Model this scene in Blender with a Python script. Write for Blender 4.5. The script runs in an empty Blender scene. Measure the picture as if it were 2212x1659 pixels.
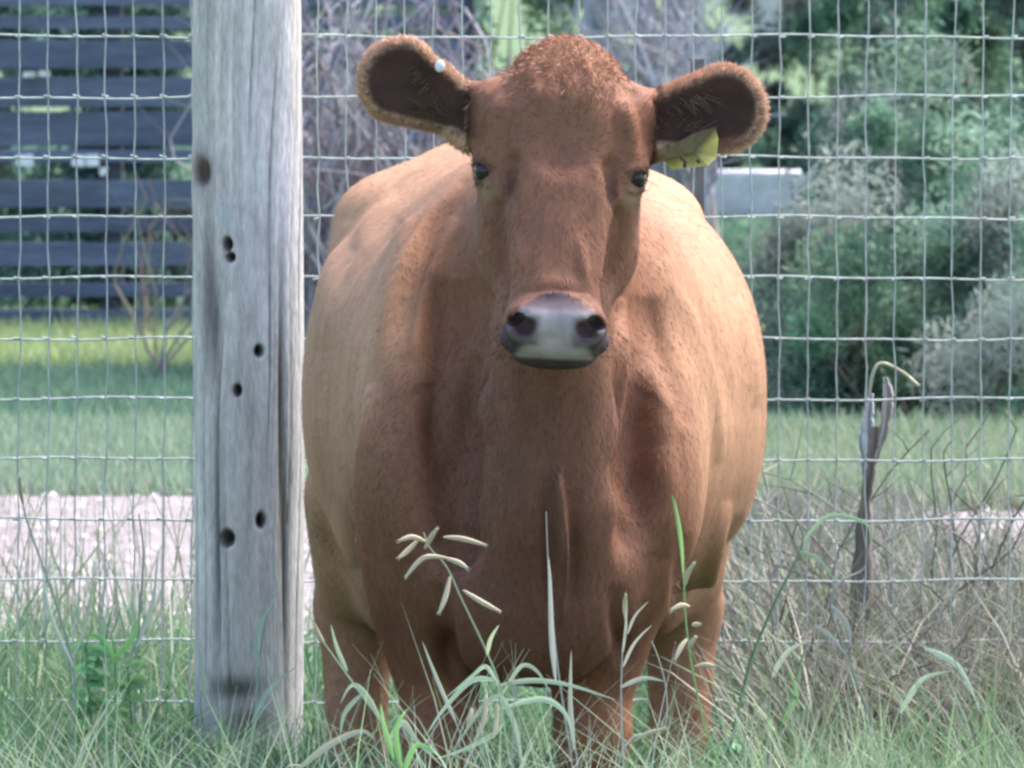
import bpy, math, random
import numpy as np
from mathutils import Vector
rng = np.random.default_rng(7); random.seed(7)
C = bpy.context.scene

# ---------------------------------------------------------------- camera, world, sun, exposure
FPX, CX, CY, HC = 17760.0, 1106.0, 829.5, 1.6          # focal length in photo units (2212 wide), camera height
PITCH = math.atan((CY + 218) / FPX)
cam = bpy.data.cameras.new('camera'); co = bpy.data.objects.new('camera', cam); C.collection.objects.link(co)
co.location = (0, 0, HC); co.rotation_euler = (math.radians(90) - PITCH, 0, 0)
cam.sensor_width = 36; cam.lens = 36 * FPX / 2212; cam.clip_start = .1; cam.clip_end = 2000
cam.dof.use_dof = True; cam.dof.focus_distance = 12.3; cam.dof.aperture_fstop = 20
C.camera = co
SUN_DIR = Vector((.42, .36, .83)).normalized()          # towards the sun: right of and behind the cow
w = bpy.data.worlds.new('World'); C.world = w; w.use_nodes = True
nt = w.node_tree; bg = nt.nodes['Background']; sky = nt.nodes.new('ShaderNodeTexSky')
sky.sky_type = 'NISHITA'; sky.sun_disc = False
sky.sun_elevation = math.asin(SUN_DIR.z); sky.sun_rotation = math.atan2(SUN_DIR.x, SUN_DIR.y)
sky.dust_density = 3.0; sky.air_density = 1.2; sky.ozone_density = 1.0
nt.links.new(sky.outputs[0], bg.inputs[0]); bg.inputs[1].default_value = .15
sl = bpy.data.lights.new('sun', 'SUN'); sl.energy = 2.6; sl.angle = math.radians(28); sl.color = (1, .92, .82)
so = bpy.data.objects.new('sun', sl); C.collection.objects.link(so); so.location = (6, 20, 10)
so.rotation_euler = SUN_DIR.to_track_quat('Z', 'Y').to_euler()
C.view_settings.view_transform = 'Standard'; C.view_settings.look = 'None'
C.view_settings.exposure = 1.85; C.view_settings.gamma = 1
C.render.engine = 'CYCLES'; C.cycles.filter_width = 2.6; C.cycles.max_bounces = 6

# ---------------------------------------------------------------- helpers
def P(px, py, Y):
    """photo point (2212 x 1659 frame) at depth Y -> world point"""
    dx = (px - CX) / FPX; dv = (CY - py) / FPX
    dy = math.cos(PITCH) + dv * math.sin(PITCH); dz = -math.sin(PITCH) + dv * math.cos(PITCH)
    t = Y / dy
    return Vector((dx * t, Y, HC + dz * t))

def mesh_obj(name, verts, faces, mat=None, parent=None, smooth=False, cols=None, origin=None):
    verts = np.asarray(verts, dtype=np.float32).reshape(-1, 3)
    me = bpy.data.meshes.new(name)
    if origin is not None: verts = verts - np.array(origin, dtype=np.float32)
    if isinstance(faces, np.ndarray):
        k = faces.shape[1]; n = len(faces)
        me.vertices.add(len(verts)); me.vertices.foreach_set('co', verts.ravel())
        me.loops.add(n * k); me.loops.foreach_set('vertex_index', faces.astype(np.int32).ravel())
        me.polygons.add(n); me.polygons.foreach_set('loop_start', np.arange(0, n * k, k, dtype=np.int32))
        me.update(calc_edges=True); me.validate()
    else:
        me.from_pydata(verts.tolist(), [], faces); me.update()
    if smooth: me.polygons.foreach_set('use_smooth', np.ones(len(me.polygons), dtype=bool))
    if cols is not None:
        a = me.color_attributes.new('Col', 'FLOAT_COLOR', 'POINT')
        c = np.ones((len(verts), 4), dtype=np.float32); c[:, :3] = cols; a.data.foreach_set('color', c.ravel())
    if mat: me.materials.append(mat)
    o = bpy.data.objects.new(name, me); C.collection.objects.link(o)
    if origin is not None: o.location = origin
    if parent: 
        o.parent = parent
        if origin is not None: o.location = Vector(origin) - parent.location
        else: o.location = -parent.location
    return o

def tag(o, label=None, cat=None, group=None, kind=None):
    if label: o['label'] = label
    if cat: o['category'] = cat
    if group: o['group'] = group
    if kind: o['kind'] = kind
    return o

def empty(name, loc, label, cat, group=None):
    o = bpy.data.objects.new(name, None); C.collection.objects.link(o); o.location = loc
    o.empty_display_size = .1
    return tag(o, label, cat, group)

class MB:
    def __init__(s): s.v = []; s.f = []; s.c = []
    def add(s, v, f, col=(1, 1, 1)):
        b = len(s.v); s.v += [tuple(p) for p in v]; s.f += [tuple(i + b for i in q) for q in f]; s.c += [col] * len(v)
    def box(s, lo, hi, col=(1, 1, 1), jit=0):
        x0, y0, z0 = lo; x1, y1, z1 = hi; r = lambda: random.uniform(-jit, jit)
        v = [(x + r(), y + r(), z + r()) for z in (z0, z1) for x, y in ((x0, y0), (x1, y0), (x1, y1), (x0, y1))]
        s.add(v, [(3, 2, 1, 0), (4, 5, 6, 7), (0, 1, 5, 4), (1, 2, 6, 5), (2, 3, 7, 6), (3, 0, 4, 7)], col)
    def tube(s, pts, radii, n=6, col=(1, 1, 1), flat=1.0):
        pts = [Vector(p) for p in pts]; b = len(s.v)
        if not hasattr(radii, '__len__'): radii = [radii] * len(pts)
        for i, p in enumerate(pts):
            d = (pts[min(i + 1, len(pts) - 1)] - pts[max(i - 1, 0)]).normalized()
            u = d.cross(Vector((0, 1, 0)))
            if u.length < .1: u = d.cross(Vector((1, 0, 0)))
            u.normalize(); w_ = d.cross(u)
            for k in range(n):
                a = 2 * math.pi * k / n
                q = p + (u * math.cos(a) + w_ * math.sin(a) * flat) * radii[i]
                s.v.append(tuple(q)); s.c.append(col)
        for i in range(len(pts) - 1):
            for k in range(n):
                s.f.append((b + i * n + k, b + i * n + (k + 1) % n, b + (i + 1) * n + (k + 1) % n, b + (i + 1) * n + k))
        s.f.append(tuple(b + k for k in range(n))[::-1]); s.f.append(tuple(b + (len(pts) - 1) * n + k for k in range(n)))
    def build(s, name, mat, parent=None, smooth=False, origin=None):
        return mesh_obj(name, s.v, s.f, mat, parent, smooth, s.c, origin)

def smooth_path(pts, n=6):
    pts = [Vector(p) for p in pts]; out = []
    for i in range(len(pts) - 1):
        p0 = pts[max(i - 1, 0)]; p1 = pts[i]; p2 = pts[i + 1]; p3 = pts[min(i + 2, len(pts) - 1)]
        for k in range(n):
            t = k / n
            out.append(.5 * ((2 * p1) + (p2 - p0) * t + (2 * p0 - 5 * p1 + 4 * p2 - p3) * t * t + (3 * p1 - p0 - 3 * p2 + p3) * t ** 3))
    out.append(pts[-1]); return out

def material(name, base, rough=.8, col=True, noise=None, bump=None, sheen=0, spec=.3, stretch=(1, 1, 1), trans=0):
    """base colour x vertex pigment x noise variation, optional bump; noise = (scale, low, high)"""
    m = bpy.data.materials.new(name); m.use_nodes = True; n = m.node_tree.nodes; l = m.node_tree.links
    b = n['Principled BSDF']; b.inputs['Roughness'].default_value = rough; b.inputs['Specular IOR Level'].default_value = spec
    tc = n.new('ShaderNodeTexCoord'); mp = n.new('ShaderNodeMapping'); mp.inputs['Scale'].default_value = stretch
    l.new(tc.outputs['Object'], mp.inputs[0])
    rgb = n.new('ShaderNodeRGB'); rgb.outputs[0].default_value = (*base, 1); cur = rgb.outputs[0]
    def mul(a, b_):
        x = n.new('ShaderNodeMix'); x.data_type = 'RGBA'; x.blend_type = 'MULTIPLY'; x.inputs[0].default_value = 1
        l.new(a, x.inputs[6]); l.new(b_, x.inputs[7]); return x.outputs[2]
    if col:
        at = n.new('ShaderNodeVertexColor'); at.layer_name = 'Col'; cur = mul(cur, at.outputs[0])
    if noise:
        for sc, lo, hi in (noise if isinstance(noise[0], tuple) else (noise,)):
            tx = n.new('ShaderNodeTexNoise'); tx.inputs['Scale'].default_value = sc; tx.inputs['Detail'].default_value = 5
            l.new(mp.outputs[0], tx.inputs['Vector'])
            r = n.new('ShaderNodeValToRGB'); r.color_ramp.elements[0].position = .33; r.color_ramp.elements[1].position = .67
            r.color_ramp.elements[0].color = (lo, lo, lo, 1) if not hasattr(lo, '__len__') else (*lo, 1)
            r.color_ramp.elements[1].color = (hi, hi, hi, 1) if not hasattr(hi, '__len__') else (*hi, 1)
            l.new(tx.outputs[0], r.inputs[0]); cur = mul(cur, r.outputs[0])
    l.new(cur, b.inputs['Base Color'])
    if bump:
        tx = n.new('ShaderNodeTexNoise'); tx.inputs['Scale'].default_value = bump[0]; tx.inputs['Detail'].default_value = 6
        l.new(mp.outputs[0], tx.inputs['Vector'])
        bp = n.new('ShaderNodeBump'); bp.inputs['Strength'].default_value = bump[1]; bp.inputs['Distance'].default_value = bump[2]
        l.new(tx.outputs[0], bp.inputs['Height']); l.new(bp.outputs[0], b.inputs['Normal'])
    if sheen:
        b.inputs['Sheen Weight'].default_value = sheen; b.inputs['Sheen Roughness'].default_value = .45
        b.inputs['Sheen Tint'].default_value = (1, .86, .74, 1)
    if trans:
        tr = n.new('ShaderNodeBsdfTranslucent'); l.new(cur, tr.inputs[0]); mx = n.new('ShaderNodeMixShader'); mx.inputs[0].default_value = trans
        l.new(b.outputs[0], mx.inputs[1]); l.new(tr.outputs[0], mx.inputs[2]); l.new(mx.outputs[0], n['Material Output'].inputs[0])
    return m

def sines(p, seed, f, octaves=4, gain=.55):
    """cheap smooth 3-D noise, about -1..1"""
    r = np.random.default_rng(seed); out = 0; a = 1; tot = 0
    for o in range(octaves):
        for _ in range(3):
            d = r.normal(size=3); d /= np.linalg.norm(d)
            out = out + a * np.sin((p @ d) * f * r.uniform(.7, 1.4) + r.uniform(0, 6.28)); tot += a * .6
        f *= 2.1; a *= gain
    return out / tot

# ---------------------------------------------------------------- blades and leaves (numpy)
def blades(n, base, height, width, lean, cols, seg=3, bend=.6, az=None):
    """n curved tapering blades; base (n,3), others (n,) arrays; returns verts, quad/tri faces, colours"""
    az = rng.uniform(0, 2 * np.pi, n) if az is None else az
    dx, dy = np.cos(az), np.sin(az); fa = rng.uniform(0, 2 * np.pi, n)
    wx, wy = np.cos(fa), np.sin(fa)
    V = np.zeros((n, seg + 1, 2, 3), dtype=np.float32)
    for i in range(seg + 1):
        t = i / seg; off = lean * height * (t ** 1.9); z = height * (t - bend * lean * .45 * t ** 3)
        wd = width * (1 - t ** 1.6) * .5 + .0002
        cx = base[:, 0] + dx * off; cy = base[:, 1] + dy * off; cz = base[:, 2] + z
        for s_, sg in enumerate((-1, 1)):
            V[:, i, s_, 0] = cx + wx * wd * sg; V[:, i, s_, 1] = cy + wy * wd * sg; V[:, i, s_, 2] = cz
    b = (np.arange(n) * (seg + 1) * 2)[:, None]
    F = np.concatenate([np.stack([b[:, 0] + 2 * i, b[:, 0] + 2 * i + 1, b[:, 0] + 2 * i + 3, b[:, 0] + 2 * i + 2], 1) for i in range(seg)])
    return V.reshape(-1, 3), F, np.repeat(cols, (seg + 1) * 2, axis=0)

def palette(n, cols, spread=.2, wts=None):
    c = np.array(cols)[rng.choice(len(cols), n, p=wts)]
    return np.clip(c * rng.uniform(1 - spread, 1 + spread, (n, 1)) * rng.uniform(.93, 1.07, (n, 3)), 0, 1)

def leaves(n, pos, size, cols, ratio=.4, up=.3):
    """n leaf-shaped rhombus faces at pos with random orientation"""
    d = rng.normal(size=(n, 3)); d[:, 2] += up; d /= np.linalg.norm(d, axis=1)[:, None]
    e = np.cross(d, rng.normal(size=(n, 3))); e /= np.linalg.norm(e, axis=1)[:, None]
    s = size[:, None]
    V = np.stack([pos, pos + d * s * .45 + e * s * ratio * .5, pos + d * s, pos + d * s * .45 - e * s * ratio * .5], 1).reshape(-1, 3)
    return V, np.arange(n * 4).reshape(n, 4), np.repeat(cols, 4, axis=0)

M_grass = material('grass_blade', (.84, 1, 1.12), .6, trans=.3, spec=.25)
M_leaf = material('leaf', (.95, 1.15, 1.25), .55, trans=.38, spec=.25)
M_dry = material('dry_stem', (1, 1, 1), .8, trans=.15, spec=.15)
M_bark = material('bark', (1, 1, 1), .9, noise=(9, .55, 1.3), bump=(18, .8, .02), stretch=(2.5, 2.5, .35))
# ---------------------------------------------------------------- ground, road
def ground_material():
    m = bpy.data.materials.new('pasture_soil'); m.use_nodes = True; n = m.node_tree.nodes; l = m.node_tree.links
    b = n['Principled BSDF']; b.inputs['Roughness'].default_value = .95; b.inputs['Specular IOR Level'].default_value = .1
    tc = n.new('ShaderNodeTexCoord'); cur = None
    for sc, c0, c1 in ((.7, (.075, .13, .075), (.12, .17, .10)), (14, (.55, .6, .5), (1.3, 1.25, 1.2))):
        t = n.new('ShaderNodeTexNoise'); t.inputs['Scale'].default_value = sc; t.inputs['Detail'].default_value = 8
        l.new(tc.outputs['Object'], t.inputs[0]); r = n.new('ShaderNodeValToRGB')
        r.color_ramp.elements[0].position = .35; r.color_ramp.elements[1].position = .65
        r.color_ramp.elements[0].color = (*c0, 1); r.color_ramp.elements[1].color = (*c1, 1); l.new(t.outputs[0], r.inputs[0])
        if cur is None: cur = r.outputs[0]
        else:
            x = n.new('ShaderNodeMix'); x.data_type = 'RGBA'; x.blend_type = 'MULTIPLY'; x.inputs[0].default_value = 1
            l.new(cur, x.inputs[6]); l.new(r.outputs[0], x.inputs[7]); cur = x.outputs[2]
    l.new(cur, b.inputs['Base Color']); return m
g = mesh_obj('ground', [(-600, -200, 0), (600, -200, 0), (600, 900, 0), (-600, 900, 0)], [(0, 1, 2, 3)], ground_material()); tag(g, kind='structure')
M_road = material('gravel', (.205, .178, .188), .95, noise=((30, .72, 1.2), (1.3, (.86, .84, .86), (1.12, 1.13, 1.16)), (140, .7, 1.25)), bump=(90, .7, .01), stretch=(.55, 1, 1), col=False)
ys = [16.6, 22.2]; v = []; f = []
nx = 160
for i in range(nx + 1):
    x = -16 + 32 * i / nx
    v += [(x, ys[0] + .12 * math.sin(x * 2.1) + random.uniform(-.05, .05), .004), (x, ys[1] + .07 * math.sin(x * 1.3 + 1) + random.uniform(-.04, .04), .004)]
for i in range(nx): f.append((2 * i, 2 * i + 2, 2 * i + 3, 2 * i + 1))
tag(mesh_obj('gravel_road', v, f, M_road), kind='structure')
nst = 3000                                              # loose stones on the road
pos = np.stack([rng.uniform(-2.2, 2.2, nst), rng.uniform(16.7, 22.1, nst), np.full(nst, .006)], 1); s = rng.uniform(.006, .022, nst)
tet = np.array([[1, 0, 0], [-.5, .8, 0], [-.6, -.8, 0], [.1, .05, .8]])
V = (pos[:, None, :] + tet[None] * s[:, None, None] * rng.uniform(.7, 1.2, (nst, 4, 3))).reshape(-1, 3)
b0 = np.arange(nst)[:, None] * 4
F = np.concatenate([b0 + np.array([[0, 1, 3]]), b0 + np.array([[1, 2, 3]]), b0 + np.array([[2, 0, 3]])])
M_stone = material('pebble', (1, 1, 1), .9)
tag(mesh_obj('pebbles', V, F, M_stone, cols=np.repeat(palette(nst, [(.27, .245, .26), (.18, .165, .175), (.34, .32, .34)], .15), 4, axis=0)), 'pale loose stones scattered over the gravel track', 'gravel', kind='stuff')

# ---------------------------------------------------------------- grass masses
def grass_patch(name, label, n, xr, yr, h, wdt, cols, wts=None, lean=(.1, .6), seg=2, dens=None, hmod=None, cat='grass', mat=None, clump=0):
    x = rng.uniform(*xr, n); y = rng.uniform(*yr, n)
    if clump:
        cxs = rng.uniform(*xr, clump); cys = rng.uniform(*yr, clump); k = rng.integers(0, clump, n); q = rng.random(n) < .75
        x = np.where(q, cxs[k] + rng.normal(0, .045, n), x); y = np.where(q, cys[k] + rng.normal(0, .06, n), y)
    if dens is not None:
        keep = rng.random(n) < dens(x, y); x, y = x[keep], y[keep]; n = len(x)
    hh = rng.uniform(*h, n) * rng.uniform(.7, 1.1, n)
    if hmod is not None: hh = hh * hmod(x, y)
    V, F, c = blades(n, np.stack([x, y, np.zeros(n)], 1), hh, rng.uniform(*wdt, n), rng.uniform(*lean, n), palette(n, cols, .22, wts), seg)
    return tag(mesh_obj(name, V, F, mat or M_grass, cols=c), label, cat, kind='stuff')
GR = [(.13, .22, .10), (.09, .18, .08), (.18, .27, .12), (.24, .28, .16)]
PALE = [(.27, .30, .16), (.32, .31, .20), (.20, .27, .13)]
grass_patch('mown_grass', 'dull green grass just beyond the far edge of the track', 62000, (-2.0, 2.3), (21.95, 24.9), (.03, .08), (.008, .016), [(.30, .33, .21), (.35, .36, .24), (.24, .29, .18)], seg=1)
grass_patch('verge_grass', 'darker green verge grass in the middle of the field', 60000, (-2.3, 2.6), (24.9, 27.9), (.03, .075), (.008, .018), [(.16, .23, .14), (.20, .26, .16), (.12, .18, .12)], seg=1)
grass_patch('sunlit_grass', 'bright yellow green grass strip at the foot of the plank fence', 44000, (-2.6, .4), (27.6, 30.6), (.05, .11), (.01, .02), [(.40, .41, .16), (.45, .44, .22), (.31, .35, .15)], seg=1)  # sunlight on this strip is painted into the blade colours
grass_patch('meadow_grass', 'green meadow grass stretching away behind the plank fence', 60000, (-4, 4.5), (31, 60), (.03, .08), (.03, .06), [(.15, .23, .14), (.19, .27, .16), (.12, .18, .12)], seg=1)

# tall grass at the fence foot: lush on the left, dry and grey on the right
left = lambda x, y: np.where(x < .45, 1.0, .25)
def dip(x, y):      # shorter where the post foot and the cow show
    a = 1 - .45 * np.exp(-((x + .47) / .16) ** 2) * (y < 14.4)
    return a * np.where((x > -.33) & (x < .45), .62, 1)
grass_patch('tall_grass', 'lush tall green grass around the foot of the wooden post', 17000, (-1.4, 1.45), (12.6, 15.6), (.14, .40), (.006, .013), GR + PALE, [.25, .2, .19, .1, .11, .06, .09], (.1, .8), 4, dens=left, hmod=dip, clump=240)
grass_patch('undergrowth_grass', 'short dense green grass under the cow and along the fence', 60000, (-1.7, 1.7), (11.0, 16.4), (.08, .24), (.004, .010), GR, [.35, .3, .25, .1], (.2, .9), 3)
grass_patch('near_grass', 'bright green blades poking up along the bottom right of the photo', 3600, (.38, 1.1), (11.2, 12.6), (.28, .50), (.004, .009), [(.18, .25, .11), (.24, .29, .15), (.32, .32, .21)], None, (.1, .7), 4)
grass_patch('front_grass', 'pale green blades rising in front of the cow legs', 2000, (-.9, .45), (11.0, 11.9), (.36, .58), (.003, .007), [(.24, .32, .15), (.34, .37, .22), (.42, .39, .27), (.34, .31, .22)], None, (.15, .9), 4)
rightd = lambda x, y: np.clip((x - .36) * 6, 0, 1)
DRY = [(.24, .225, .20), (.17, .16, .15), (.34, .32, .28), (.12, .12, .11), (.17, .22, .14)]
grass_patch('dry_grass', 'grey brown dead grass tangled along the fence right of the cow', 20000, (.36, 1.7), (13.6, 16.8), (.18, .52), (.004, .010), DRY, [.25, .16, .2, .09, .30], (.15, 1.1), 4, dens=rightd, mat=M_dry, clump=160)
grass_patch('seeding_grass', 'pale straw coloured seeding grass behind the wire fence on the right', 22000, (.4, 2.4), (21.4, 24.3), (.04, .13), (.006, .012), [(.30, .31, .18), (.24, .29, .15), (.36, .33, .22)], None, (.1, .6), 3)
grass_patch('withered_grass', 'brown grey withered grass beside the track right of the cow', 16000, (.45, 1.02), (16.8, 20.8), (.05, .17), (.005, .011), DRY, [.3, .2, .2, .1, .2], (.1, .9), 3, mat=M_dry)
grass_patch('wispy_grass', 'sparse wispy straw stems standing in front of the gravel track', 650, (-1.6, -.42), (14.6, 16.9), (.28, .66), (.003, .007), [(.30, .30, .24), (.36, .36, .29), (.22, .25, .18), (.2, .27, .16)], None, (.02, .5), 4, mat=M_dry)

# ---------------------------------------------------------------- wire fence and posts
YF = 14.42
M_wire = material('galvanised_wire', (.33, .38, .38), .8, col=False, spec=.3, noise=(40, .75, 1.15))
M_wire.node_tree.nodes['Principled BSDF'].inputs['Metallic'].default_value = .1
rows = [P(1106, 79 + 130.5 * (k - 1), YF).z for k in range(13)]
rows = [z for z in rows if z > .03]
def fence_panel(x0, x1):
    mb = MB(); dxs = .0508; n = int((x1 - x0) / dxs)
    for j, z in enumerate(rows):
        ph = random.uniform(0, 6); thick = .0021 if j else .0025
        pts = [(x, YF + .003 * math.sin(x * 5 + ph), z + .0028 * math.sin(x * 7 + ph) + .0012 * math.sin(x * 23 + ph * 2)) for x in np.arange(x0, x1 + .001, dxs / 2)]
        mb.tube(pts, thick, 5)
    for i in range(n + 1):
        x = x0 + i * dxs; pts = []; ph = random.uniform(0, 6)
        for j in range(len(rows) * 2 - 1):
            z = rows[j // 2] if j % 2 == 0 else (rows[j // 2] + rows[j // 2 + 1]) / 2
            zz = z + .0035 * math.sin(x * 7) * (j % 2 == 0)
            pts.append((x + random.uniform(-.0025, .0025) + .004 * math.sin(z * 3 + x) - .010 * (rows[0] - z) * (1 if x > 0 else .8), YF - .004, zz))
        mb.tube(pts, .0015, 4)
        for z in rows: mb.tube([(x - .010 * (rows[0] - z) - .006, YF - .003, z + .0035 * math.sin(x * 7)), (x - .010 * (rows[0] - z) + .006, YF - .003, z)], .0023, 5)
    return mb
fe = empty('wire_fence', (0, YF, 0), 'galvanised welded wire mesh fence running behind the cow', 'fence')
pl = fence_panel(-3.2, -.50).build('wire_mesh', M_wire, fe); fence_panel(-.49, 3.3).build('wire_mesh', M_wire, fe)

# big weathered post
def wood_post():
    cl, cr = P(538, 800, YF).x, 0
    cx0 = P(538, 800, YF).x; n, m = 220, 520; H = 1.75
    th = np.linspace(0, 2 * np.pi, n, endpoint=False); zz = np.linspace(-.02, H, m)
    T, Z = np.meshgrid(th, zz)
    R = .0895 + .004 * (1.0 - Z / 1.6) * 1.2
    bow = .006 * np.sin(Z * 2.1 + 1) + .012 * (Z - .9)
    R = R + .0045 * np.sin(2 * T + Z * 1.3) + .003 * np.sin(3 * T + 1 + Z * 2)
    warp = T + .10 * np.sin(Z * 3.1) + .05 * np.sin(Z * 9 + T * 2)
    g_ = np.zeros_like(R); r_ = np.random.default_rng(3)
    for k in range(26):                                 # drying cracks, each with its own height range
        a = r_.uniform(0, 6.28); z0 = r_.uniform(0, 1.5); ln = r_.uniform(.15, .7); wd = r_.uniform(.006, .018); dp = r_.uniform(.003, .008)
        da = (warp - a + np.pi) % (2 * np.pi) - np.pi
        g_ += dp * np.exp(-(da / wd) ** 2) * np.exp(-((Z - z0) / (ln * .6)) ** 4)
    for a in np.linspace(0, 6.28, 60): 
        da = (warp - a - r_.uniform(-.05, .05) + np.pi) % (2 * np.pi) - np.pi; g_ += r_.uniform(.0002, .0011) * np.exp(-(da / .018) ** 2)
    col = np.ones(R.shape + (3,)) * np.array([.47, .465, .475])
    pp = np.stack([np.cos(T) * 3, np.sin(T) * 3, Z * 1.4], -1).reshape(-1, 3)
    nz = sines(pp, 5, 2.0, 4).reshape(R.shape); col *= (1 + .13 * nz)[..., None]
    streak = sines(np.stack([np.cos(warp) * 14, np.sin(warp) * 14, Z * 1.2], -1).reshape(-1, 3), 9, 2.5, 3).reshape(R.shape)
    col *= (1 + .12 * streak)[..., None]
    warm = np.clip(.5 + sines(pp * np.array([.5, .5, 1]), 15, 1.5, 2).reshape(R.shape), 0, 1); col *= 1 + warm[..., None] * np.array([.08, 0, -.07])
    X = R * np.cos(T); Yy = R * np.sin(T); front = Yy < 0
    def spot(px, py, rx, rz, dp, c, soft=2):
        nonlocal g_, col
        q = P(px, py, YF); d = (((X + cx0 + bow - q.x) / rx) ** 2 + ((Z - q.z) / rz) ** 2)
        k = np.exp(-d ** soft) * front; g_ += dp * k; col[:] = col * (1 - k[..., None]) + np.array(c) * k[..., None]
    for px, py, rx, rz in ((497, 520, .008, .012), (503, 548, .008, .008), (566, 748, .008, .010), (519, 832, .007, .010), (570, 1110, .008, .013), (497, 1148, .012, .014)):
        spot(px, py, rx, rz, .020, (.035, .03, .03))
    spot(446, 362, .026, .042, -.006, (.24, .21, .21), 1); spot(444, 366, .016, .026, .010, (.11, .065, .06), 2)
    spot(455, 600, .012, .12, .003, (.27, .23, .23), 1); spot(470, 700, .010, .09, .003, (.27, .235, .24), 1)
    spot(497, 455, .016, .03, -.003, (.42, .42, .43), 1); spot(520, 1470, .045, .02, .005, (.19, .18, .18), 1); spot(545, 1545, .03, .03, .004, (.2, .19, .18), 1)
    spot(612, 880, .004, .22, .006, (.20, .18, .17), 1); spot(620, 1150, .004, .2, .005, (.20, .18, .17), 1); spot(476, 1150, .006, .2, .003, (.25, .24, .25), 1)
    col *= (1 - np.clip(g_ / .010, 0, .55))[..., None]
    R = R - g_; X = R * np.cos(T) + cx0 + bow; Yy = R * np.sin(T) + YF - .07
    V = np.stack([X, Yy, Z], -1).reshape(-1, 3)
    i, j = np.meshgrid(np.arange(m - 1), np.arange(n), indexing='ij'); a = i * n + j; b = i * n + (j + 1) % n
    F = np.stack([a, b, b + n, a + n], -1).reshape(-1, 4)
    top = len(V); V = np.vstack([V, [[cx0 + .01, YF - .07, H + .006]]])
    tr = np.array([[(m - 1) * n + k, (m - 1) * n + (k + 1) % n, top] for k in range(n)])
    F = F.tolist() + tr.tolist()
    cols = np.vstack([col.reshape(-1, 3), [[.3, .3, .3]]])
    mt = material('weathered_wood', (1, 1, 1), .85, noise=((34, .84, 1.14), (210, .84, 1.15)), bump=(120, .8, .004), stretch=(1, 1, .22), spec=.25)
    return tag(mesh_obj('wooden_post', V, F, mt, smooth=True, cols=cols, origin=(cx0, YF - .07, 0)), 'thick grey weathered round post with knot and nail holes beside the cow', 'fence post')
wood_post()
# slim steel post right of the cow
q = P(1505, 420, YF + .05); mb = MB(); mb.box((q.x - .012, YF + .02, 0), (q.x + .012, YF + .026, 1.32)); mb.box((q.x - .003, YF + .026, 0), (q.x + .003, YF + .05, 1.32))
for k in range(12): mb.box((q.x - .007, YF + .012, .15 + k * .09), (q.x + .007, YF + .02, .165 + k * .09))
M_steel = material('painted_steel', (.13, .13, .14), .5, col=False, noise=(25, .7, 1.3)); tag(mb.build('steel_post', M_steel), 'slim dark steel fence post standing just behind the cow', 'fence post')

# ---------------------------------------------------------------- plank fence far left
YB = 30.0
M_plank = material('dark_plank', (1, 1, 1), .85, noise=((6, .75, 1.35), (40, .8, 1.2)), bump=(30, .5, .01), stretch=(.25, 1, 2))
pf = empty('plank_fence', (P(240, 715, YB).x, YB, 0), 'dark slate coloured plank fence with many rails beyond the grass', 'fence')
x0 = -4.5; x1 = P(1010, 400, YB).x
for a_, b_ in ((671, 716), (610, 640), (524, 572), (466, 500), (388, 446), (322, 352), (242, 316), (165, 230), (86, 150), (36, 62), (-40, 12)):
    zb, zt = P(0, b_, YB).z, P(0, a_, YB).z; mb = MB(); x = x0; 
    while x < x1:
        e = min(x + 2.4, x1); k = random.uniform(.85, 1.15)
        mb.box((x, YB, zb + random.uniform(-.004, .004)), (e - .008, YB + .025, zt + random.uniform(-.004, .004)), (.082 * k, .100 * k, .150 * k)); x = e  # bluish distance haze is mixed into the dark plank colour
    mb.build('plank', M_plank, pf)
for px in (240, -520, 1000):
    x = P(px, 600, YB).x; mb = MB(); mb.box((x - .04, YB + .03, 0), (x + .04, YB + .11, 1.36), (.045, .05, .07)); mb.build('post', M_plank, pf)
mb = MB(); mb.box((P(640, 380, 29.8).x, 29.93, P(0, 384, 29.9).z), (P(835, 380, 29.8).x, 29.96, P(0, 352, 29.9).z), (.33, .37, .42))
tag(mb.build('rail', M_plank, pf), 'pale grey rail')
M_white = material('white_plastic', (.62, .63, .66), .5, col=False, noise=(20, .8, 1.1))
for px, py, w_, h_ in ((52, 347, 36, 26), (168, 348, 26, 24), (199, 347, 26, 24), (62, 161, 26, 12), (94, 160, 22, 12), (222, 371, 16, 16)):
    a = P(px - w_ / 2, py + h_ / 2, 29.95); b = P(px + w_ / 2, py - h_ / 2, 29.95)
    mb = MB(); mb.box((a.x, 29.965, a.z), (b.x, 29.996, b.z), jit=.004); mb.build('bracket', M_white, pf)

# ---------------------------------------------------------------- stake, slab, stones
M_rock = material('concrete', (1, 1, 1), .9, noise=((9, .8, 1.15), (60, .85, 1.12)), bump=(30, .5, .01))
def slab(name, label, cat, px0, px1, py0, py1, Y, depth, col):
    a = P(px0, py1, Y); b = P(px1, py0, Y); bm = MB(); nxx, nz = 10, 5; v = []
    w2, h2 = (b.x - a.x), b.z
    import bmesh
    m_ = bmesh.new(); bmesh.ops.create_cube(m_, size=1)
    bmesh.ops.bevel(m_, geom=m_.edges[:], offset=.06, segments=2, affect='EDGES')
    for vv in m_.verts:
        vv.co = Vector(((vv.co.x + .5) * w2 + a.x + random.uniform(-.008, .008), Y + (vv.co.y + .5) * depth, max(0, (vv.co.z + .5) * h2 + random.uniform(-.008, .008))))
    vs = [tuple(x.co) for x in m_.verts]; m_.verts.index_update(); fs = [tuple(x.index for x in f_.verts) for f_ in m_.faces]; m_.free()
    bm.add(vs, fs, col); o = bm.build(name, M_rock, origin=(a.x + w2 / 2, Y, 0)); return tag(o, label, cat)
slab('concrete_trough', 'pale lavender grey concrete trough on the grass right of the cow', 'trough', 1512, 1750, 372, 476, 41, .6, (.50, .50, .56))
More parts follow.
